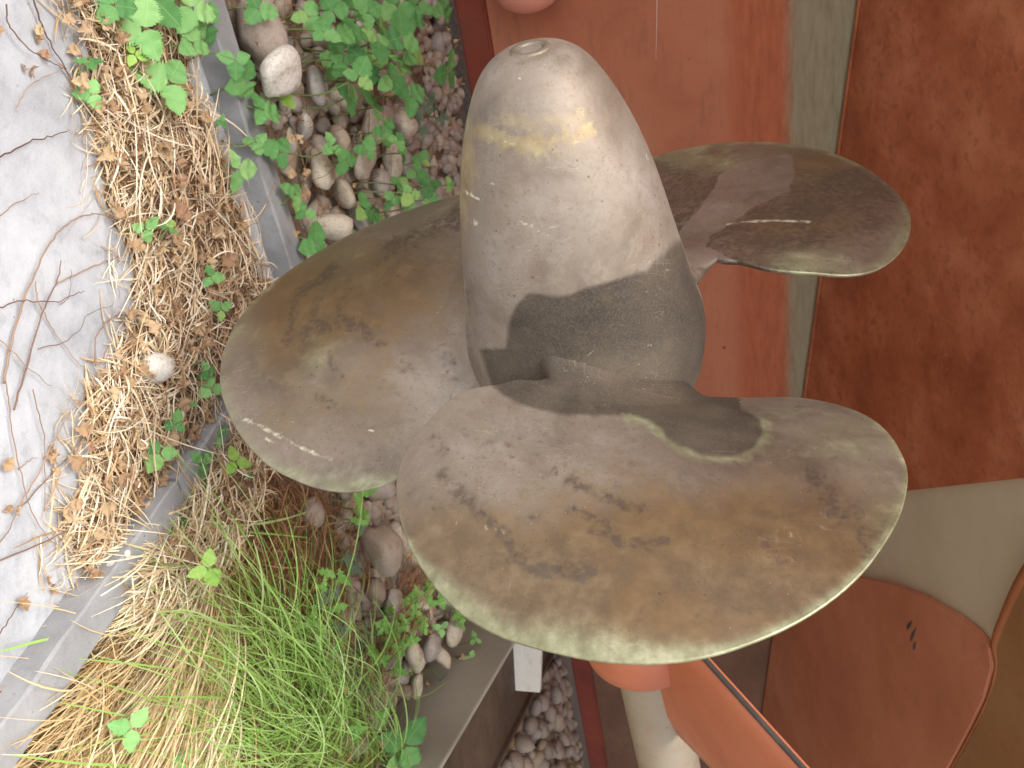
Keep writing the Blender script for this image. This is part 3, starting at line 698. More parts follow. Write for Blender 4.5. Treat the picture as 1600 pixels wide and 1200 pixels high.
for (ax_, ay_), (bx_, by_) in (((1427, 982), (1436, 967)), ((1432, 1001), (1442, 978)), ((1438, 1014), (1441, 1000))):
    a = hullpt(*hull_su(ax_, ay_), .028); b = hullpt(*hull_su(bx_, by_), .028)
    vs, fs = tube_data([a, a * .7 + b * .3, a * .4 + b * .6, b], [.001, .007, .007, .001], 6)
    own(mesh_obj('gouge', vs, fs, M['tar'], ship))
# rounded salmon boss on the keel
bc = on_plane(822, -34, K0 + KN * .10, KN)
bm = bmesh.new(); bmesh.ops.create_uvsphere(bm, u_segments=40, v_segments=24, radius=1.0)
for v in bm.verts:
    c = v.co.copy(); v.co = V(bc + KD * c.x * .125 + ZU * c.y * .15 + KN * c.z * .14)
own(bm_obj('rounded_boss', bm, M['salmon'], ship, True))
# bracket: barrel round the shaft, arm up to the hull
def axpt(z, r, a): return PC + AX * z + r * (math.cos(a) * E1 + math.sin(a) * E2)
bprof = [(-.48, .085), (-.48, .128), (-.50, .138), (-.56, .142), (-.755, .142), (-.80, .136), (-.815, .122), (-.815, .085)]
vs = []; fs = []; seg = 56
for z, r in bprof: vs += [axpt(z, r, 2 * math.pi * j / seg) for j in range(seg)]
for i in range(len(bprof) - 1):
    for j in range(seg): fs.append((i * seg + j, i * seg + (j + 1) % seg, (i + 1) * seg + (j + 1) % seg, (i + 1) * seg + j))
barrel = own(mesh_obj('bracket_barrel', vs, fs, M['strut'], ship))
PN = np.cross(AX, ZU); PN /= np.linalg.norm(PN); PN = PN if PN @ KN > 0 else -PN
PU = np.cross(PN, AX); PU = PU if PU[2] > 0 else -PU
ARM_G = math.radians(50)
def arm(side, name):
    dirv = PU * math.cos(ARM_G) + PN * math.sin(ARM_G) * side; wv = np.cross(dirv, AX); vs = []; fs = []
    sec = [(-.24, 0), (-.18, .017), (-.05, .024), (.03, .026), (.085, .022), (.115, .012), (.122, 0), (.115, -.012), (.085, -.022), (.03, -.026), (-.05, -.024), (-.18, -.017)]
    c0 = PC + AX * (-.715); n = len(sec); L = np.concatenate([np.linspace(.0, .8, 8), [1.0, 2.6]])
    for l in L:
        for a, b in sec: vs.append(c0 + (dirv * l if l <= .8 else dirv * .8 + PU * (l - .8)) + AX * a * ((1.62 - 1.22 * min(l, .8)) if a < 0 else 1.) + wv * b)
    for i in range(len(L) - 1):
        for j in range(n): fs.append((i * n + j, i * n + (j + 1) % n, (i + 1) * n + (j + 1) % n, (i + 1) * n + j))
    o = own(mesh_obj(name, vs, fs, M['strut'], ship))
    ev, ef = tube_data(catmull([c0 + dirv * l + AX * .121 for l in np.linspace(.12, .8, 14)], 2), .0055, 6)
    o2 = own(mesh_obj('chipped_edge', ev, ef, M['tar'], o)); return o
arm(1, 'bracket_arm')

# ------------------------------------------------------------------ cradle beam lying under the ship
R0 = G(690, 1195, .25); R1 = G(805, 1000, .25); BD = R1 - R0; BD /= np.linalg.norm(BD); BNV = np.array([BD[1], -BD[0], 0])  # to the right
BNV = BNV if BNV[0] > 0 else -BNV
beam = empty('cradle_beam', (R0[0], R0[1], 0)); BO = np.array(beam.location)
tag(beam, 'rusty brown steel cradle beam with a grey flange, lying between the pebbles and the gravel', 'beam')
def bpt(s, a, z): return R0 + BD * s + BNV * a - ZU * R0[2] + ZU * z
def bown(o): o.data.transform(Matrix.Translation(-V(BO))); return o
bown(prism([bpt(-1.2, -.005, -.03), bpt(2.6, -.005, -.03), bpt(2.6, -.005, .25), bpt(-1.2, -.005, .25)], BNV * .022, 'near_flange', M['beam_grey'], beam, .003))
bown(prism([bpt(-1.2, .017, .195), bpt(2.6, .017, .195), bpt(2.6, .40, .195), bpt(-1.2, .40, .195)], ZU * .018, 'web', M['beam_brown'], beam, .002))
bown(prism([bpt(-1.2, .40, -.03), bpt(2.6, .40, -.03), bpt(2.6, .40, .23), bpt(-1.2, .40, .23)], BNV * .022, 'far_flange', M['beam_brown'], beam, .003))
for s in (1.02,):
    bown(prism([bpt(s, .02, .214), bpt(s, .27, .214), bpt(s, .27, .32), bpt(s, .02, .34)], BD * .03, 'stiffener', M['white_plate'], beam, .002))

# ------------------------------------------------------------------ pebbles
def blob_mesh(name, seed, sx, sy, sz, rough=.12, sub=2, mat=None, angular=0.):
    r = np.random.default_rng(seed); bm = bmesh.new(); bmesh.ops.create_icosphere(bm, subdivisions=sub, radius=1.0)
    D = r.normal(size=(7, 3)); D /= np.linalg.norm(D, axis=1)[:, None]; A = r.normal(0, rough, 7); K = r.uniform(1.2, 2.6, 7)
    cuts = r.normal(size=(5, 3)); cuts /= np.linalg.norm(cuts, axis=1)[:, None]; lev = r.uniform(.72, .92, 5)
    for v in bm.verts:
        c = np.array(v.co); f = 1 + sum(a * math.sin(k * (c @ d) * 2 + 1.3 * k) for a, k, d in zip(A, K, D)) * .6
        c = c * f
        for d, l in zip(cuts, lev):
            e = c @ d - l
            if e > 0: c = c - d * e * (.55 + .45 * angular)
        v.co = (c[0] * sx, c[1] * sy, c[2] * sz)
    me = bpy.data.meshes.new(name); bm.to_mesh(me); bm.free()
    me.polygons.foreach_set('use_smooth', [True] * len(me.polygons)); me.materials.append(mat)
    return me
TONES = {'grey': [(0., srgb(160, 152, 144)), (.5, srgb(174, 167, 159)), (1., srgb(186, 179, 171))], 'beige': [(0., srgb(186, 172, 150)), (.5, srgb(196, 184, 164)), (1., srgb(206, 195, 176))],
         'brown': [(0., srgb(156, 136, 116)), (.5, srgb(170, 150, 130)), (1., srgb(182, 163, 142))]}
PM = {t: [blob_mesh('pebble', 40 + i + 20 * j, 1.0, RNG.uniform(.66, .95), RNG.uniform(.42, .66), .10, 3, mat_stone(t + '_pebble', st) if i == 0 else bpy.data.materials[t + '_pebble']) for i in range(9)] for j, (t, st) in enumerate(TONES.items())}
GM = [blob_mesh('gravel_pebble', 80 + i, 1.0, RNG.uniform(.72, .98), RNG.uniform(.6, .85), .09, 2, M['gravel']) for i in range(10)]
def side_of_kerb(p):
    """>0 beyond the kerbs (pebble bed)"""
    q = p - CORNER
    return max(q @ na, q @ nb)
def pebble(p, r, meshes, label, group, name='pebble', tilt=.35, rz=None):
    if isinstance(meshes, dict):
        t = random.choice(('grey', 'beige', 'beige', 'brown')); meshes = meshes[t]; label = t + ' ' + label; group = t + ' ' + group
    o = link(bpy.data.objects.new(name, random.choice(meshes)))
    o.location = V(p); o.scale = (r, r, r)
    o.rotation_euler = (random.gauss(0, tilt), random.gauss(0, tilt), random.uniform(0, 6.28) if rz is None else rz)
    return tag(o, label, 'stone', group)
placed = []
def scatter(n, polys, rmin, rmax, meshes, label, group, name, gap=.92, zbase=-.03, ok=lambda p: True, layer=None, tilt=.35):
    """fill pixel polygons on the ground with stones, bigger ones first"""
    boxes = []
    for pl in polys:
        q = np.array([G(a, b, .0)[:2] for a, b in pl]); boxes.append((q, q.min(0), q.max(0)))
    cnt = 0; tries = 0
    own_ = [] if layer is None else layer
    while cnt < n and tries < n * 160:
        tries += 1
        q, lo, hi = boxes[random.randrange(len(boxes))]
        p = np.array([random.uniform(lo[0], hi[0]), random.uniform(lo[1], hi[1]), 0.])
        if not inpoly(p[None, :2], q)[0] or not ok(p): continue
        r = rmax + (rmin - rmax) * min(1, tries / (n * 60)) ** .6 * random.uniform(.7, 1.1); r = max(r, rmin)
        if any((p[0] - a) ** 2 + (p[1] - b) ** 2 < (gap * (r + c)) ** 2 for a, b, c in own_): continue
        own_.append((p[0], p[1], r))
        zz = zbase + r * .42
        pebble((p[0], p[1], zz), r, meshes, label, group, name, tilt); cnt += 1
    return own_
TOPBED = [(350, -30), (470, 420), (560, 370), (735, 300), (730, 180), (715, -20)]
LOWBED = [(520, 780), (530, 900), (500, 1010), (520, 1215), (670, 1215), (690, 1130), (760, 990), (700, 930), (640, 850), (625, 775)]
beam_ok = lambda p: ((p - R0) @ BNV) < -.10
bed_ok = lambda p: side_of_kerb(p) > .13 and beam_ok(p) and ((p - K0) @ KN) > .12
base_label = 'smooth river pebble in the bed'
sheet('pebble_bed', [CORNER - ka * 3 + na * .06, CORNER + na * .06 + nb * .06, CORNER + kb * 3 + nb * .06, CORNER + kb * 3 + nb * 1.1 , CORNER + nb * 1.6 + na * 1.2, CORNER - ka * 3 + na * 1.9], .012, M['bed'])
lay1 = scatter(165, [TOPBED], .032, .06, PM, base_label + ' among green leafy sprigs', 'pebbles among the leafy sprigs', 'river_pebble', .80, -.028, bed_ok)
lay1 = scatter(150, [LOWBED], .034, .062, PM, base_label + ' between grass and beam', 'pebbles between the grass and the beam', 'pebble', .80, -.028, bed_ok, lay1)
scatter(40, [[(430, 130), (480, 400), (620, 330), (600, 180)]], .042, .066, PM, base_label + ' among sprigs, lying on other stones', 'upper pebbles of the bed', 'pebble', 1.15, .045, bed_ok, None, .45)
scatter(34, [[(540, 830), (560, 1010), (660, 1120), (690, 1000), (640, 860)]], .042, .07, PM, base_label + ' by the beam, heaped upon other stones', 'heaped pebbles by the beam', 'pebble', 1.15, .05, bed_ok, None, .45)
def pebble_fill(name, n, poly, rmin, rmax, mat, label, ok, z=.012):
    vs, fs, rn = [], [], []; base = [np.array([v.co for v in me.vertices]) for me in FM]; faces = [[tuple(p.vertices) for p in me.polygons] for me in FM]
    q = np.array([G(a, b)[:2] for a, b in poly]); lo, hi = q.min(0), q.max(0); c = 0
    while c < n:
        p = np.array([*RNG.uniform(lo, hi), 0.])
        if not inpoly(p[None, :2], q)[0] or not ok(p): c += .02; continue
        k = RNG.integers(len(base)); r = RNG.uniform(rmin, rmax); w = RNG.uniform(0, 6.28); R_ = np.array([[math.cos(w), -math.sin(w), 0], [math.sin(w), math.cos(w), 0], [0, 0, 1]])
        o0 = len(vs); vs += list(base[k] @ R_.T * r + np.array([p[0], p[1], z + r * RNG.uniform(.1, .9)])); fs += [tuple(i + o0 for i in f) for f in faces[k]]; c += 1
    return tag(mesh_obj(name, vs, fs, mat), label, 'stones', kind='stuff')
FM = [blob_mesh('fill_stone', 140 + i, 1.0, RNG.uniform(.7, .95), RNG.uniform(.5, .8), .09, 2, M['pebble']) for i in range(6)]
pebble_fill('pebble_fill', 440, TOPBED, .016, .038, M['fill'], 'small stones and chips filling the gaps between pebbles among the sprigs', bed_ok)
pebble_fill('stone_fill', 440, LOWBED, .016, .036, M['fill'], 'small stones and chips filling the gaps between pebbles by the beam', bed_ok)
pebble_fill('bed_stones', 300, [(470, 430), (560, 360), (740, 290), (840, 500), (860, 940), (770, 985), (650, 850), (630, 775), (525, 780), (480, 560)], .03, .058, M['fill'], 'river pebbles lying in the bed under and behind the propeller', bed_ok)
pebble_fill('bank_stones', 160, [(520, 1215), (690, 1205), (720, 1500), (430, 1500)], .03, .058, M['fill'], 'river pebbles lying along the beam beyond the grass', bed_ok)
pebble_fill('gravel_fill', 420, [(700, 1205), (930, 1205), (965, 1700), (600, 1700)], .024, .045, M['fill'], 'small gravel stones along the cradle beam and keel', lambda p: ((p - R0) @ BNV) > .46 and ((p - K0) @ KN) > .25, .03)
# gravel between beam and keel
scatter(230, [[(735, 1210), (800, 1080), (860, 1030), (900, 1020), (925, 1210)]], .026, .046, GM, 'small rounded pebble in the gravel between beam and keel', 'small pebbles beside the keel', 'gravel_stone', .78, .04,
        lambda p: ((p - R0) @ BNV) > .44 and ((p - K0) @ KN) > .25)
scatter(70, [[(745, 1210), (810, 1090), (870, 1050), (895, 1210)]], .036, .058, GM, 'rounded pebble lying on top of the gravel beside the keel', 'upper gravel pebbles', 'gravel_stone', 1.1, .09,
        lambda p: ((p - R0) @ BNV) > .48 and ((p - K0) @ KN) > .6)
sheet('gravel_bed', [bpt(-1.2, .425, 0)[:2], bpt(3.2, .425, 0)[:2], bpt(3.2, 3, 0)[:2], bpt(-1.2, 3, 0)[:2]], .03, M['soil'])
prism([wallpt(2.2, -.02) + KN * .04, wallpt(9, -.02) + KN * .04, wallpt(9, -.02) + KN * .32, wallpt(2.2, -.02) + KN * .32], ZU * .07, 'footing', M['slab'])
tag(bpy.data.objects['footing'], kind='structure')
# single stones with a look of their own
def rock(px, py, r, sc, seed, mat, label, z=.0, rz=0., angular=.6, rx=0., ry=0.):
    me = blob_mesh('rock', seed, *sc, .13, 3, mat, angular)
    p = G(px, py, z + r * sc[2] * .7); o = link(bpy.data.objects.new('rock', me))
    o.location = V((p[0], p[1], z + r * sc[2] * .7)); o.scale = (r, r, r); o.rotation_euler = (rx, ry, rz)
    return tag(o, label, 'stone')
rock(405, 45, .085, (1, .8, .7), 5, M['pebble'], 'large brown rock beside the kerb, under a leafy sprig', .03, .4)
rock(440, 112, .08, (1.1, .7, .6), 9, M['white_stone'], 'pale broken stone with a white face beside the kerb', .10, 2.2, .9, .3)
rock(243, 573, .047, (1, .75, .7), 12, M['white_stone'], 'white oval stone lying on the dry straw', .004, 1.4, .2)
rock(178, 440, .012, (1, .7, .6), 14, M['white_stone'], 'tiny white chip lying on the concrete path', 0., .3, .8)
rock(372, 800, .035, (1, .6, .6), 15, M['white_stone'], 'small white stone in the brown straw by the grass', .03, 1.9, .4)
rock(490, 800, .05, (1, .8, .6), 16, M['pebble'], 'grey cobble at the rim of the brown straw under the hanging blade', .03, 1.0, .4)
rock(600, 858, .085, (1, .75, .7), 19, M['pebble'], 'largest rounded pale cobble on the heap beside the front blade', .09, .5, .2)

# ------------------------------------------------------------------ strands
def ribbons(name, strands, widths, rnd, mat, parent=None, kind=None, flat=.6):
    """strands: (S,n,3) array of centre lines"""
    S, n, _ = strands.shape
    T = np.gradient(strands, axis=1); T /= np.linalg.norm(T, axis=2)[..., None] + 1e-9
    up = np.array([0, 0, 1.]) * flat + RNG.normal(0, .5, (S, 1, 3)); W = np.cross(T, up); W /= np.linalg.norm(W, axis=2)[..., None] + 1e-9
    prof = np.sin(np.linspace(.25, math.pi * .97, n)) ** .5
    h = W * (widths[:, None] * prof[None])[..., None] * .5
    vs = np.stack([strands - h, strands + h], 2).reshape(-1, 3)
    i = np.arange(S)[:, None] * n * 2 + np.arange(n - 1)[None] * 2
    fs = np.stack([i, i + 1, i + 3, i + 2], -1).reshape(-1, 4)
    me = bpy.data.meshes.new(name); me.vertices.add(len(vs)); me.vertices.foreach_set('co', vs.astype(np.float32).ravel())
    me.loops.add(fs.size); me.loops.foreach_set('vertex_index', fs.astype(np.int32).ravel())
    me.polygons.add(len(fs)); me.polygons.foreach_set('loop_start', np.arange(len(fs), dtype=np.int32) * 4)
    me.update(calc_edges=True); me.validate()
    at = me.attributes.new('rnd', 'FLOAT', 'POINT'); at.data.foreach_set('value', np.repeat(rnd, n * 2).astype(np.float32))
    me.polygons.foreach_set('use_smooth', [True] * len(me.polygons)); me.materials.append(mat)
    o = link(bpy.data.objects.new(name, me), parent)
    if kind: o['kind'] = kind
    return o
def pix_points(n, poly, dens=None):
    """random photo points inside a pixel polygon"""
    q = np.array(poly, float); lo, hi = q.min(0), q.max(0); out = []
    while len(out) < n:
        c = RNG.uniform(lo, hi, (n, 2)); c = c[inpoly(c, poly)]
        if dens is not None: c = c[RNG.random(len(c)) < dens(c)]
        out += list(c)
    return np.array(out[:n])
def ground_of(P, z=0.): return np.array([G(a, b, z) for a, b in P])
def lying(n, poly, lmin, lmax, hmax, ang=None, spread=9., dens=None, npt=7, curl=1.2, base=0.):
    c = ground_of(pix_points(n, poly, dens)); L = RNG.uniform(lmin, lmax, n) * RNG.uniform(.5, 1, n)
    a = RNG.uniform(0, 2 * math.pi, n) if ang is None else RNG.normal(ang, spread, n)
    k = RNG.normal(0, curl, n); t = np.linspace(-.5, .5, npt); out = np.zeros((n, npt, 3))
    hz = base + RNG.random(n) ** 1.6 * hmax; tilt = RNG.normal(0, .16, n)
    pos = c.copy(); 
    th = a[:, None] + k[:, None] * t[None]
    step = L[:, None] / (npt - 1); dx = np.cos(th) * step; dy = np.sin(th) * step
    out[..., 0] = c[:, :1] + np.cumsum(dx, 1) - dx.sum(1, keepdims=True) / 2
    out[..., 1] = c[:, 1:2] + np.cumsum(dy, 1) - dy.sum(1, keepdims=True) / 2
    out[..., 2] = np.maximum(hz[:, None] + tilt[:, None] * t[None] * L[:, None] + np.abs(RNG.normal(0, .006, n))[:, None] * (1 - 4 * t[None] ** 2), base + .003)
    return out
STRAW = [(75, -60), (130, 60), (125, 130), (150, 250), (160, 330), (200, 400), (200, 480), (170, 560), (125, 620), (135, 720), (90, 810), (110, 880), (160, 930), (230, 960), (300, 860), (345, 720), (390, 660), (420, 560), (470, 470), (405, 420), (345, 240), (292, 120), (300, -60)]
def mat_layer(poly, z, name, mat):
    """a low mound of matted litter, thin at the rim"""
    q = np.array([G(a, b)[:2] for a, b in poly]); lo, hi = q.min(0), q.max(0); nx = 130; ny = int(nx * (hi[1] - lo[1]) / (hi[0] - lo[0])) + 1
    X, Y = np.meshgrid(np.linspace(lo[0], hi[0], nx), np.linspace(lo[1], hi[1], ny), indexing='ij')
    P = np.stack([X.ravel(), Y.ravel()], -1); ins = inpoly(P, [tuple(c) for c in q]); d = polydist(P, [tuple(c) for c in q] + [tuple(q[0])])
    hgt = sstep(d / .06) * z * (.25 + 1.1 * vnoise(P[:, 0] * 1000, P[:, 1] * 1000, 60, 4)) + (vnoise(P[:, 0] * 1000, P[:, 1] * 1000, 12, 7) - .62) * .016
    hgt = np.where(ins, hgt, -.02); idx = np.arange(nx * ny).reshape(nx, ny); fs = []
    for i in range(nx - 1):
        for j in range(ny - 1):
            f = (idx[i, j], idx[i + 1, j], idx[i + 1, j + 1], idx[i, j + 1])
            if any(ins[k] for k in f): fs.append(f)
    o = mesh_obj(name, np.concatenate([P, hgt[:, None]], 1), fs, mat); 
    return o
def mat_litter():
    B = MB('litter_crumb', .9, 0., .2); n2 = B.noise(70, 6, .7); v = B.voro(120)
    c = B.ramp(n2, [(.3, srgb(108, 84, 64)), (.5, srgb(152, 122, 94)), (.7, srgb(196, 168, 134))])
    c = B.mix(B.math('MULTIPLY', v, .5), c, srgb(112, 82, 62)); B.bump(n2, .8, .02); return B.done(c)
M['litter'] = mat_litter()
tag(mat_layer(STRAW, .014, 'plant_litter', M['litter']), 'matted brown crumbs of dead leaves drifted against the kerb', 'litter', kind='stuff')
st1 = lying(6200, STRAW, .03, .14, .034, base=.004, curl=.45); n = len(st1)
st2 = lying(330, STRAW, .12, .34, .045, curl=.9, npt=10, base=.01)
tag(ribbons('dry_straw', st1, RNG.uniform(.0012, .0046, n), RNG.random(n), M['straw'], kind='stuff'), 'dry straw strewn over the path edge along the kerb', 'straw')
tag(ribbons('straw_strands', st2, RNG.uniform(.0016, .004, len(st2)), RNG.uniform(.4, 1, len(st2)), M['straw'], kind='stuff'), 'long curling pale straw strands lying on the matted straw', 'straw')
KCOV = [(345, 620), (385, 690), (350, 790), (290, 900), (215, 965), (150, 935), (225, 820), (290, 720)]
tag(mat_layer(KCOV, .10, 'kerb_litter', M['litter']), 'brown leaf crumbs heaped over the kerb below the hanging blade', 'litter', kind='stuff')
st5 = lying(2000, KCOV, .05, .2, .06, curl=.5, base=.045)
tag(ribbons('kerb_straw', st5, RNG.uniform(.0016, .005, len(st5)), RNG.random(len(st5)), M['straw'], kind='stuff'), 'dry straw lying across the kerb below the hanging blade', 'straw')
FRINGE = [(45, -60), (95, 60), (95, 140), (120, 250), (125, 330), (165, 400), (165, 480), (135, 560), (90, 620), (100, 720), (50, 810), (60, 900), (130, 960), (200, 900), (200, 400), (130, 60), (110, -60)]
st6 = lying(330, FRINGE, .05, .22, .012, curl=1.0, base=.003)
tag(ribbons('stray_straw', st6, RNG.uniform(.0014, .0042, len(st6)), RNG.random(len(st6)), M['straw'], kind='stuff'), 'stray straws scattered out onto the bare path', 'straw')
# brown fallen needles beyond the second kerb, over the stones
BROWN = [(360, 690), (430, 760), (540, 790), (560, 860), (520, 960), (540, 1050), (600, 1230), (330, 1230), (350, 1000), (320, 860), (330, 760)]
st3 = lying(3400, BROWN, .06, .22, .05, curl=.8, base=.02); n = len(st3)
BROWN2 = [(590, 870), (640, 890), (610, 980), (560, 1020), (540, 1080), (520, 1020), (570, 950)]
st4 = lying(420, BROWN2, .08, .26, .05, ang=math.radians(-62), spread=.45, base=.09, curl=.9)
tag(ribbons('brown_straw', st3, RNG.uniform(.0016, .004, n), RNG.random(n), M['brown_straw'], kind='stuff'), 'brown dead grass matted between kerb and pebbles under the hanging blade', 'straw')
tag(ribbons('straw_wisp', st4, RNG.uniform(.0014, .003, len(st4)), RNG.random(len(st4)) * .7, M['brown_straw'], kind='stuff'), 'brown wisp of dead grass trailing across the heaped pebbles', 'straw')
st7 = lying(260, TOPBED, .05, .2, .05, curl=.7, base=.05)
tag(ribbons('bed_twiglets', st7, RNG.uniform(.0012, .003, len(st7)), RNG.random(len(st7)) * .6, M['brown_straw'], kind='stuff'), 'fine brown bits of dead grass lying over the pebbles among the sprigs', 'straw')
# grass tussock
tus = empty('grass_tussock', G(430, 1080)); TO = np.array(tus.location)
tag(tus, 'grass tussock with long green blades over a skirt of pale drooping straw', 'grass')
def arching(n, root_poly, head, spread, lmin, lmax, rise, droop, npt=9, zroot=.02, bend=.35):
    c = ground_of(pix_points(n, root_poly), 0.); L = RNG.uniform(lmin, lmax, n); a = RNG.normal(head, spread, n)
    t = np.linspace(0, 1, npt); out = np.zeros((n, npt, 3)); k = RNG.normal(0, bend, n)
    el0 = RNG.normal(rise, .22, n); el1 = RNG.normal(droop, .25, n)
    el = el0[:, None] + (el1 - el0)[:, None] * t[None]; th = a[:, None] + k[:, None] * t[None]
    d = np.stack([np.cos(th) * np.cos(el), np.sin(th) * np.cos(el), np.sin(el)], -1) * (L / (npt - 1))[:, None, None]
    out = c[:, None] + np.concatenate([np.zeros((n, 1, 3)), np.cumsum(d, 1)[:, :-1]], 1); out[..., 2] += zroot
    out[..., 2] = np.maximum(out[..., 2], .012 + RNG.random((n, 1)) * .02)
    return out
kbh = math.atan2(kb[1], kb[0])
def to_loc(a): return a - TO
# pale skirt: combed along the kerb towards the viewer
sk = arching(3000, [(300, 860), (330, 900), (335, 1000), (330, 1110), (300, 1230), (160, 1230), (225, 1000)], kbh + .02, .085, .22, .6, .30, -.34, zroot=.05, bend=.12); n = len(sk)
ribbons('straw_skirt', to_loc(sk), RNG.uniform(.0012, .0036, n), RNG.uniform(.1, 1, n), M['thatch'], tus, 'stuff')
sk2 = arching(420, [(215, 820), (290, 850), (280, 930), (225, 920)], kbh - .25, .35, .15, .34, .7, -1.2, zroot=.02); n = len(sk2)
ribbons('straw_tips', to_loc(sk2), RNG.uniform(.0014, .0034, n), RNG.uniform(.4, 1, n), M['thatch'], tus, 'stuff')
sk3 = arching(1300, [(165, 985), (240, 960), (260, 1230), (60, 1230), (100, 1090)], kbh + .05, .45, .12, .38, .25, -.3, zroot=.03); n = len(sk3)
ribbons('straw_fringe', to_loc(sk3), RNG.uniform(.0014, .0036, n), RNG.uniform(0, .7, n), M['thatch'], tus, 'stuff')
mound = [(150, 1000), (240, 940), (330, 930), (420, 1000), (470, 1240), (40, 1240)]
tag(mat_layer([(a, b) for a, b in mound], .05, 'thatch_mound', M['litter']), 'brown crumbs of rotted grass under the tussock beside the kerb', 'litter', kind='stuff')
# green blades, rooted behind the skirt and leaning over it
GR = [(400, 960), (470, 990), (560, 1060), (600, 1230), (380, 1230), (370, 1050)]
gb = arching(330, [(430, 1010), (500, 1030), (570, 1100), (590, 1240), (400, 1240)], math.radians(238), .38, .22, .5, .6, -.25, npt=11, zroot=.02, bend=.14); n = len(gb)
ribbons('green_blades', to_loc(gb), RNG.uniform(.0018, .004, n), RNG.random(n) * .9, M['grass'], tus, 'stuff')
gb2 = arching(330, [(340, 960), (420, 950), (520, 1040), (600, 1120), (600, 1240), (300, 1240)], math.radians(241), .30, .35, .72, .42, -.30, npt=12, zroot=.09, bend=.12); n = len(gb2)
ribbons('leaning_blades', to_loc(gb2), RNG.uniform(.0018, .0042, n), RNG.uniform(.3, 1, n), M['grass'], tus, 'stuff')
gb3 = arching(170, [(380, 960), (480, 1010), (560, 1090), (580, 1240), (360, 1240)], math.radians(190), .7, .2, .5, .6, -.5, npt=10, zroot=.05, bend=.4); n = len(gb3)
ribbons('crossing_blades', to_loc(gb3), RNG.uniform(.0016, .0034, n), RNG.random(n), M['grass'], tus, 'stuff')
gb4 = arching(110, [(270, 1000), (340, 960), (430, 1040), (440, 1240), (230, 1240)], math.radians(240), .35, .25, .5, .4, -.3, npt=11, zroot=.13, bend=.2); n = len(gb4)
ribbons('straggling_blades', to_loc(gb4), RNG.uniform(.0018, .0038, n), RNG.uniform(.4, 1, n), M['grass'], tus, 'stuff')
def pix_blade(pts, z0, z1, w, r):
    zs = np.linspace(z0, z1, len(pts)); c = catmull([G(a, b, z) for (a, b), z in zip(pts, zs)], 5)
    o = ribbons('grass_blade', to_loc(np.array(c)[None]), np.array([w]), np.array([r]), M['grass'], tus, flat=1.2)
for pts, z0, z1 in [([(480, 1010), (420, 985), (350, 975), (300, 955), (242, 957)], .12, .2), ([(560, 1075), (500, 1020), (420, 985), (385, 990), (300, 960), (240, 955)], .14, .22),
                    ([(600, 1080), (560, 1050), (490, 1010), (430, 965), (370, 915), (345, 900)], .1, .18), ([(330, 885), (350, 930), (372, 965), (370, 985), (340, 980), (250, 958)], .2, .16),
                    ([(560, 1110), (480, 1140), (420, 1155), (330, 1145), (255, 1130), (95, 1098)], .1, .12), ([(600, 1000), (520, 960), (460, 940), (400, 900), (330, 850)], .08, .12),
                    ([(480, 840), (430, 835), (380, 830), (330, 820)], .1, .1), ([(480, 800), (440, 812), (390, 820), (320, 822)], .08, .1), ([(640, 1060), (560, 1040), (500, 1005), (450, 975)], .1, .12),
                    ([(700, 1065), (660, 1088), (600, 1080), (560, 1050)], .12, .2), ([(480, 920), (482, 960), (470, 980), (450, 990)], .2, .12), ([(240, 880), (280, 800), (305, 760), (320, 720)], .1, .14),
                    ([(265, 1050), (262, 1100), (250, 1140), (160, 1160), (90, 1180)], .2, .1), ([(400, 1100), (330, 1060), (230, 1040), (125, 1030)], .12, .14), ([(420, 1150), (300, 1190), (160, 1195), (20, 1180)], .12, .1),
                    ([(105, 992), (60, 1002), (0, 1018)], .04, .02), ([(640, 1230), (590, 1180), (520, 1130), (440, 1080), (350, 1030), (300, 1005)], .08, .15), ([(345, 1000), (352, 1030), (340, 1060), (320, 1062)], .2, .18)]:
    pix_blade(pts, z0, z1, RNG.uniform(.0035, .0055), RNG.uniform(.35, 1))

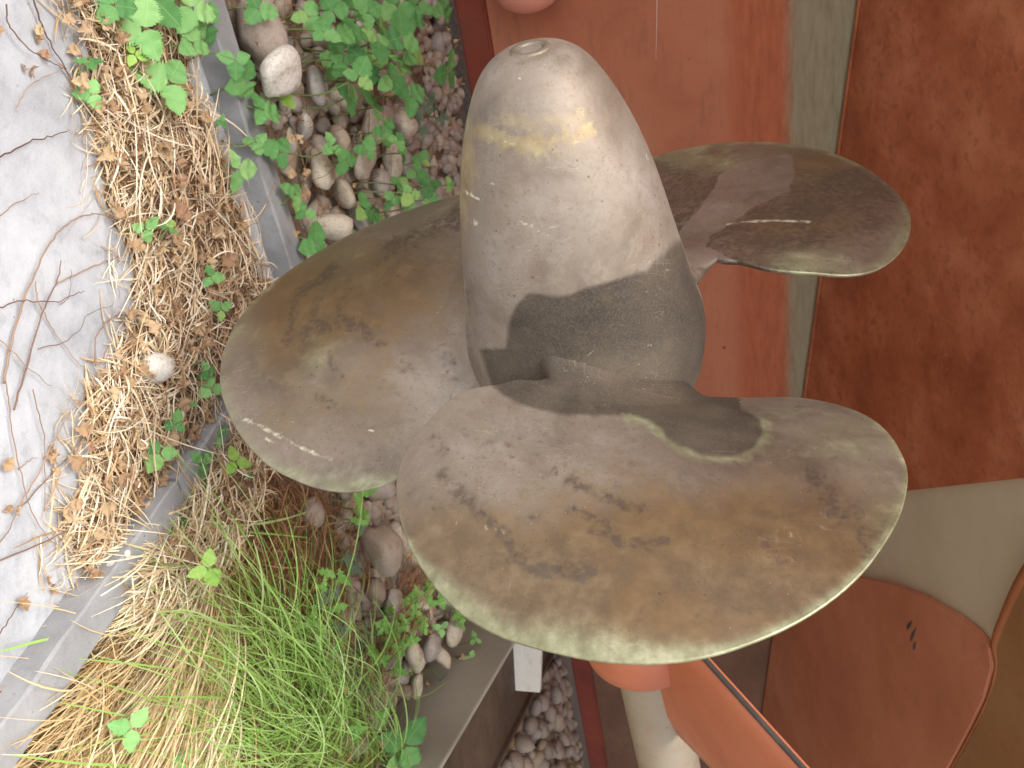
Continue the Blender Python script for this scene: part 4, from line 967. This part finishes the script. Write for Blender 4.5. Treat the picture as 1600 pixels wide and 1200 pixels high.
# ------------------------------------------------------------------ dry stems across the path
STEMS = [([(10, 8), (14, 40), (45, 75), (85, 100), (105, 108)], .0024), ([(-10, 250), (40, 225), (75, 215), (105, 205)], .0026), ([(26, 168), (45, 135), (75, 118), (105, 110)], .0018),
         ([(48, -10), (70, 50), (95, 95), (122, 138)], .0028), ([(90, 0), (112, 25), (130, 48)], .0024), ([(-10, 345), (30, 315), (60, 300)], .0018),
         ([(5, 600), (25, 510), (45, 450), (75, 385), (100, 355), (140, 335), (195, 347)], .0036), ([(22, 640), (45, 560), (70, 480), (90, 438), (96, 408)], .0032),
         ([(-10, 483), (35, 470), (85, 472), (115, 460), (131, 455)], .0022), ([(90, 442), (140, 420), (185, 400), (235, 372)], .0026),
         ([(55, 440), (60, 470), (80, 510), (100, 540), (130, 575), (157, 592)], .002), ([(150, 572), (150, 530), (165, 505), (190, 492), (212, 502)], .0026),
         ([(-10, 520), (40, 570), (80, 605)], .002), ([(60, 545), (100, 535), (122, 518), (140, 490), (172, 478)], .0016),
         ([(30, 792), (60, 740), (100, 660), (142, 608), (160, 596)], .0026), ([(145, 900), (157, 850), (165, 700), (185, 610), (215, 530), (245, 430), (270, 350), (292, 295)], .0042),
         ([(30, 795), (100, 720), (150, 660), (185, 640)], .0022), ([(-10, 880), (60, 850), (120, 825), (185, 810)], .0028), ([(10, 598), (15, 650), (30, 730), (50, 800), (75, 840), (110, 865), (132, 870)], .002),
         ([(-10, 860), (12, 830), (30, 790)], .0024), ([(50, 608), (65, 665), (70, 700), (70, 800)], .0018), ([(28, 735), (45, 720), (60, 714)], .0018), ([(-10, 1075), (20, 1090), (60, 1100)], .003),
         ([(0, 990), (25, 950), (42, 925)], .0018), ([(430, 285), (400, 350), (380, 300)], .002), ([(95, 475), (108, 462), (112, 420)], .0014),
         ([(440, 270), (470, 235), (500, 210), (560, 195)], .002), ([(560, 205), (520, 265), (470, 290)], .002), ([(610, 60), (598, 180), (600, 290)], .0022), ([(640, 175), (700, 150), (725, 135)], .0022),
         ([(645, 225), (690, 228), (722, 222)], .0022), ([(660, 15), (690, 20), (700, 0)], .002)]
for k, (pts, r) in enumerate(STEMS):
    beyond = pts[0][0] > 380
    if beyond: lab, grp, z = 'thin brown dead twig trailing over the pebbles by the leafy sprigs', 'dead twigs over the pebbles', .12
    else: lab, grp, z = 'thin brown dead twig trailing across the concrete path', 'dead twigs on the path', .008
    if k == 15: lab, grp = 'long straight pale dead twig lying along the straw edge past the white stone', None
    c = catmull([G(a, b, z + random.uniform(0, .012)) for a, b in pts], 6)
    c = [p + np.append(RNG.normal(0, .0012, 2), 0) for p in c]
    vs, fs = tube_data(c, list(np.linspace(r, r * .45, len(c)) * .62), 6)
    o = mesh_obj('fallen_twig', vs, fs, M['stem']); at = o.data.attributes.new('rnd', 'FLOAT', 'POINT')
    at.data.foreach_set('value', np.full(len(vs), random.random(), np.float32)); local(o, c[0])
    tag(o, lab, 'twig', grp)
# ------------------------------------------------------------------ leaves
def leaf_mesh(name, mat, kind, seed, n=14):
    """unit-length leaf in the xy plane, base at the origin, growing along +x"""
    r = np.random.default_rng(seed); vs, uv, fs = [], [], []; t = np.linspace(0, 1, n * 2 + 1)
    fold = r.uniform(.12, .3); curl = r.uniform(-.25, .1); wav = r.uniform(.01, .03); ph = r.uniform(0, 6)
    if kind == 'dead': fold, curl, wav = r.uniform(.4, 1.0), r.uniform(-.9, .5), .07
    rows = []
    for s in (-1, 1):
        col = []
        for i, a in enumerate(t):
            if kind == 'ivy':
                w = np.interp(a, [0, .06, .16, .30, .40, .52, .62, .80, 1], [.06, .30, .44, .20, .22, .40, .20, .13, 0])
            elif kind == 'round': w = .36 * math.sin(math.pi * min(1, a ** .8)) ** .7
            elif kind == 'lobed':
                w = np.interp(a, [0, .05, .18, .34, .46, .60, .80, .92, 1], [.02, .22, .40, .47, .36, .38, .25, .10, 0])
            else: w = np.interp(a, [0, .06, .18, .35, .55, .75, .9, 1], [.01, .16, .31, .39, .35, .22, .10, 0])
            if kind not in ('ivy', 'round') and 0 < i < len(t) - 1: w *= 1 + (.17 if i % 2 else -.14)
            w *= 1 + r.normal(0, .03); xs = a + (-.05 if kind != 'ivy' else .05) * (w * 2) * (0 if i % 2 else .4)
            if kind == 'ivy' and a < .2: xs = a - .12 * (1 if a < .1 else .4)
            col.append((xs, s * w, a))
        rows.append(col)
    def zf(x, y): return fold * abs(y) * .8 + curl * x * x * .5 + wav * math.sin(14 * x + ph) * abs(y) * 6
    m = len(t)
    for a in t: vs.append((a, 0, zf(a, 0))); uv.append((.5, a))
    for col, s in zip(rows, (-1, 1)):
        for f in (.5, 1.):
            for (x, y, a) in col:
                xx = a + (x - a) * f; vs.append((xx, y * f, zf(xx, y * f) + (.02 if f == .5 else 0))); uv.append((.5 + s * .5 * f * abs(y) / .45, a))
    def q(a, b, flip):
        for i in range(m - 1): fs.append((a + i, a + i + 1, b + i + 1, b + i) if flip else (a + i, b + i, b + i + 1, a + i + 1))
    q(0, m, True); q(m, 2 * m, True); q(0, 3 * m, False); q(3 * m, 4 * m, False)
    me = bpy.data.meshes.new(name); me.from_pydata(vs, [], fs); me.update()
    ul = me.uv_layers.new(name='UVMap')
    for lp in me.loops: ul.data[lp.index].uv = uv[lp.vertex_index]
    me.polygons.foreach_set('use_smooth', [True] * len(me.polygons)); me.materials.append(mat)
    return me
LM = {}
for key, kinds in {'leaf_bright': ('lobed', 'ovate'), 'leaf_green': ('lobed', 'ovate'), 'leaf_yellow': ('ovate', 'ovate'), 'ivy_bright': ('ivy', 'ivy'), 'ivy_grey': ('ivy', 'ivy'), 'dead_leaf': ('dead', 'dead')}.items():
    for j, kd in enumerate(kinds):
        LM[key, j] = [leaf_mesh('leaf', M[key], kd, 300 + 17 * i + 5 * j) for i in range(5)]
LM['clover', 0] = [leaf_mesh('leaf', M['leaf_bright'], 'round', 700 + i) for i in range(3)]
def orient(d, up):
    d = np.array(d, float); d /= np.linalg.norm(d); y = np.cross(up, d); y /= np.linalg.norm(y); z = np.cross(d, y)
    return Matrix(((d[0], y[0], z[0]), (d[1], y[1], z[1]), (d[2], y[2], z[2]))).to_quaternion()
def facing(w=.55):
    """leaf normal: up, leaning a little to the open light"""
    v = np.array([0, -.55, .85]) + RNG.normal(0, .28, 3); return v / np.linalg.norm(v)
def sprig(px, py, size, key, lob, z, label, group, nleaf=3, ang=None, name='leafy_sprig'):
    """a shoot with leaves meeting at one point: size = leaf length in photo pixels"""
    c = G(px, py, z); depth = (c - CAM) @ FWD; L = size * depth / F_PX * 1.25
    zr = 0. if side_of_kerb(c) < .05 else .03
    root = empty(name, (c[0] + RNG.normal(0, .015), c[1] + RNG.normal(0, .015), zr)); ro = np.array(root.location)
    tag(root, label, 'plant', group); up = facing(); a0 = RNG.uniform(0, 6.28) if ang is None else ang
    e1 = np.cross(up, [1, 0, 0]); e1 /= np.linalg.norm(e1); e2 = np.cross(up, e1)
    for k in range(nleaf):
        a = a0 + (k - (nleaf - 1) / 2) * (2 * math.pi / nleaf * RNG.uniform(.86, 1.0)); d = math.cos(a) * e1 + math.sin(a) * e2
        l = L * (1.0 if k == nleaf // 2 else .86) * RNG.uniform(.85, 1.1)
        o = link(bpy.data.objects.new('leaf', random.choice(LM[key, lob])), root)
        o.location = V(c - ro + d * l * .06); o.rotation_mode = 'QUATERNION'
        o.rotation_quaternion = orient(d - np.array([0, 0, RNG.uniform(-.1, .22)]), up); o.scale = (l, l * RNG.uniform(.85, 1.12), l)
    vs, fs = tube_data(catmull([np.zeros(3), (c - ro) * .5 + np.append(RNG.normal(0, .012, 2), 0), c - ro], 4), [.0022] * 8 + [.0014], 6)
    mesh_obj('stalk', vs, fs, M['stalk'], root); return root
A_ = ('bright green three leaved sprig growing through the dry straw beside the kerb', 'sprigs in the straw')
B_ = ('green three leaved sprig growing between the pebbles just beyond the kerb', 'sprigs between the pebbles')
C_ = ('dense dark green leafy sprig beside the ship keel, part of a low thicket', 'sprigs of the low thicket')
D_ = ('small green three leaved sprig at the straw under the hanging blade', 'sprigs under the hanging blade')
for (x, y, s, k, l, z) in [(225, 45, 46, 'leaf_bright', 0, .07), (265, 130, 48, 'leaf_bright', 0, .07), (140, 98, 20, 'leaf_green', 0, .04), (143, 147, 21, 'leaf_bright', 0, .04), (300, 68, 32, 'leaf_bright', 0, .07),
                           (325, 38, 30, 'leaf_green', 0, .07), (240, -2, 40, 'leaf_green', 0, .06), (300, 12, 40, 'leaf_bright', 0, .08), (178, 8, 34, 'leaf_green', 0, .06), (346, 190, 11, 'leaf_green', 0, .04), (372, 265, 33, 'leaf_bright', 1, .06),
                           (226, 358, 22, 'leaf_bright', 1, .05), (263, 356, 18, 'leaf_green', 1, .05), (329, 432, 17, 'leaf_green', 1, .05), (345, 484, 20, 'leaf_green', 1, .05)]:
    sprig(x, y, s, k, l, z, *A_)
sprig(209, 85, 22, 'leaf_yellow', 0, .05, 'yellow green young sprig beside the large bright leaves on the straw', None)
for (x, y, s, k, l, z) in [(368, 94, 26, 'leaf_green', 1, .1), (385, 128, 32, 'leaf_green', 0, .1), (410, 172, 30, 'leaf_green', 0, .1), (400, 222, 20, 'leaf_bright', 0, .08), (437, 238, 30, 'leaf_green', 0, .1), (404, 14, 28, 'leaf_green', 0, .12),
                           (482, 25, 28, 'leaf_green', 0, .14), (520, 98, 26, 'leaf_green', 0, .14), (460, 303, 26, 'leaf_green', 0, .1), (493, 382, 30, 'leaf_green', 0, .1), (520, 228, 20, 'leaf_green', 0, .16), (540, 250, 24, 'leaf_green', 0, .16), (573, 236, 20, 'leaf_green', 0, .16),
                           (545, 150, 28, 'leaf_green', 0, .17), (585, 168, 30, 'leaf_green', 0, .17), (568, 326, 26, 'leaf_green', 0, .13), (592, 336, 20, 'leaf_green', 1, .13), (476, 330, 18, 'leaf_green', 0, .09), (545, 366, 12, 'leaf_bright', 0, .09)]:
    sprig(x, y, s, k, l, z, *B_)
sprig(436, 146, 24, 'leaf_yellow', 1, .1, 'yellow green narrow leaved sprig below the pale broken stone', None)
for (x, y, s) in [(520, 18, 32), (548, 48, 38), (560, 6, 34), (592, 38, 38), (600, 88, 34), (628, 58, 38), (645, 78, 34), (575, 98, 40), (542, 74, 34), (612, 124, 34), (642, 150, 34), (652, 8, 32), (620, 8, 34), (505, 50, 26), (560, 120, 30), (590, 65, 34), (640, 30, 30),
                  (600, 205, 26), (622, 218, 20), (650, 268, 24), (626, 290, 22), (642, 302, 20), (672, 290, 20), (612, 312, 20), (660, 250, 18), (630, 240, 18), (672, 312, 18), (704, 288, 14), (640, 325, 18), (690, 10, 30), (575, 20, 30), (535, 95, 28), (625, 100, 30)]:
    sprig(x, y, s * .88, 'leaf_green', 0, random.uniform(.14, .26), *C_)
sprig(700, 112, 34, 'leaf_green', 1, .2, 'larger leaved sprig standing apart from the thicket beside the propeller cap', None)
for (x, y, s, k, l, z) in [(325, 580, 17, 'leaf_green', 1, .06), (330, 607, 22, 'leaf_bright', 1, .06), (297, 630, 12, 'leaf_green', 1, .05), (275, 662, 19, 'leaf_green', 1, .05), (250, 708, 26, 'leaf_green', 1, .06), (338, 682, 19, 'leaf_green', 1, .06), (316, 722, 22, 'leaf_green', 1, .07),
                           (378, 742, 19, 'leaf_green', 1, .09), (300, 812, 20, 'leaf_green', 1, .07), (330, 820, 22, 'leaf_green', 1, .07), (285, 832, 24, 'leaf_green', 1, .07), (312, 826, 20, 'leaf_bright', 1, .08), (268, 845, 20, 'leaf_green', 1, .05)]:
    sprig(x, y, s, k, l, z, *D_)
sprig(368, 722, 24, 'leaf_yellow', 1, .12, 'yellow green sprig with narrow leaves beside the hanging blade', None)
sprig(325, 888, 30, 'leaf_yellow', 1, .2, 'pale yellow green sprig rising out of the straw skirt', None)
sprig(205, 1138, 34, 'leaf_bright', 1, .14, 'pale green leafy sprig poking through the straw skirt', None)
sprig(285, 1190, 26, 'leaf_bright', 1, .16, 'pale green sprig at the foot of the green grass blades', None)
sprig(632, 1165, 40, 'leaf_green', 1, .14, 'fresh green sprig with three pointed leaves beside the cradle beam', None)
sprig(625, 1198, 36, 'leaf_bright', 1, .12, 'fresh green sprig crowding below the three pointed leaves by the beam', None)
for x, y in ((690, 982), (742, 1000), (752, 1020), (735, 1028), (722, 975)):
    sprig(x, y, 13, 'clover', 0, .12, 'small round leaved sprig at the edge of the grey beam flange', 'round leaved sprigs by the beam')
IV1 = ('small ivy sprig with pointed lobed leaves between grass and heaped pebbles', 'ivy between grass and pebbles')
IV2 = ('bright ivy sprig with lobed leaves beside the front blade edge', 'ivy beside the front blade')
IV3 = ('grey green ivy sprig creeping over the stones', 'grey green ivy')
for x, y in ((512, 895), (505, 915), (535, 905), (525, 950), (490, 960), (500, 985), (482, 975), (528, 1010), (497, 1005), (585, 1025), (560, 815), (570, 805), (575, 770), (560, 785)):
    sprig(x, y, 15, 'ivy_bright', 0, .12, *IV1, nleaf=random.choice((2, 3, 4)), name='ivy_sprig')
for x, y in ((650, 928), (640, 940), (668, 935), (645, 955), (632, 975), (655, 965), (662, 980), (620, 985), (608, 1005), (640, 1000), (625, 1015), (580, 1020), (600, 1030), (620, 1045), (690, 940), (720, 960), (672, 915), (735, 950), (600, 980), (612, 955), (680, 1130), (692, 1145), (675, 1155), (700, 1120), (685, 1168), (690, 1190), (560, 1140), (600, 1120)):
    sprig(x, y, 16, 'ivy_bright', 0, .13, *IV2, nleaf=random.choice((3, 4, 5)), name='ivy_sprig')
for x, y in ((540, 870), (555, 890), (545, 880), (565, 825), (590, 990), (530, 980), (520, 930), (505, 935), (595, 1010), (675, 60 + 95), (665, 165), (690, 185), (655, 180), (640, 195), (662, 205), (680, 170), (590, 1040), (670, 955), (700, 945), (575, 1075), (535, 985), (690, 1060)):
    sprig(x, y, 14, 'ivy_grey', 0, .1, *IV3, nleaf=random.choice((3, 4, 5)), name='ivy_sprig')
# dead leaves
def dead_leaf(px, py, size, label, group, z=.012):
    c = G(px, py, z); L = size * ((c - CAM) @ FWD) / F_PX
    o = link(bpy.data.objects.new('dead_leaf', random.choice(LM['dead_leaf', 0]))); o.location = V(c); o.scale = (L, L, L)
    o.rotation_euler = (RNG.normal(0, .35), RNG.normal(0, .3), RNG.uniform(0, 6.28)); return tag(o, label, 'leaf', group)
for x, y, s in ((52, 45, 22), (60, 52, 16), (48, 107, 24), (40, 110, 14), (122, 76, 26), (78, 88, 20), (5, 735, 26), (20, 790, 18), (28, 800, 20), (80, 712, 26), (88, 722, 24), (92, 730, 18), (75, 912, 18), (80, 925, 22), (30, 935, 26), (0, 40, 14)):
    dead_leaf(x, y, s, 'curled brown dead leaf lying on the bare concrete path', 'dead leaves on the path')
for x, y in pix_points(210, STRAW):
    dead_leaf(x, y, random.uniform(14, 32), 'curled tan dead leaf caught in the dry straw', 'dead leaves in the straw', .04)
for x, y in ((480, 45), (490, 50), (510, 150), (500, 145), (525, 155), (540, 130), (560, 175), (708, 62), (700, 55), (550, 290), (725, 1022), (640, 900), (590, 270), (475, 265), (500, 100), (560, 205), (530, 40)) + tuple((float(a), float(b)) for a, b in pix_points(60, TOPBED)) + tuple((float(a), float(b)) for a, b in pix_points(25, LOWBED)):
    dead_leaf(x, y, random.uniform(8, 20), 'orange brown dead leaf fallen among the pebbles', 'dead leaves among the pebbles', .1)
# spider thread hanging in front of the keel
tp = on_plane(1027, -20, K0 + KN * .4, KN); tq = on_plane(1025, 92, K0 + KN * .4, KN)
vs, fs = tube_data([tp, tq], .0009, 5); o = mesh_obj('spider_thread', vs, fs, M['thread']); local(o, tp)
tag(o, 'fine pale spider thread stretched in front of the red keel', 'thread')
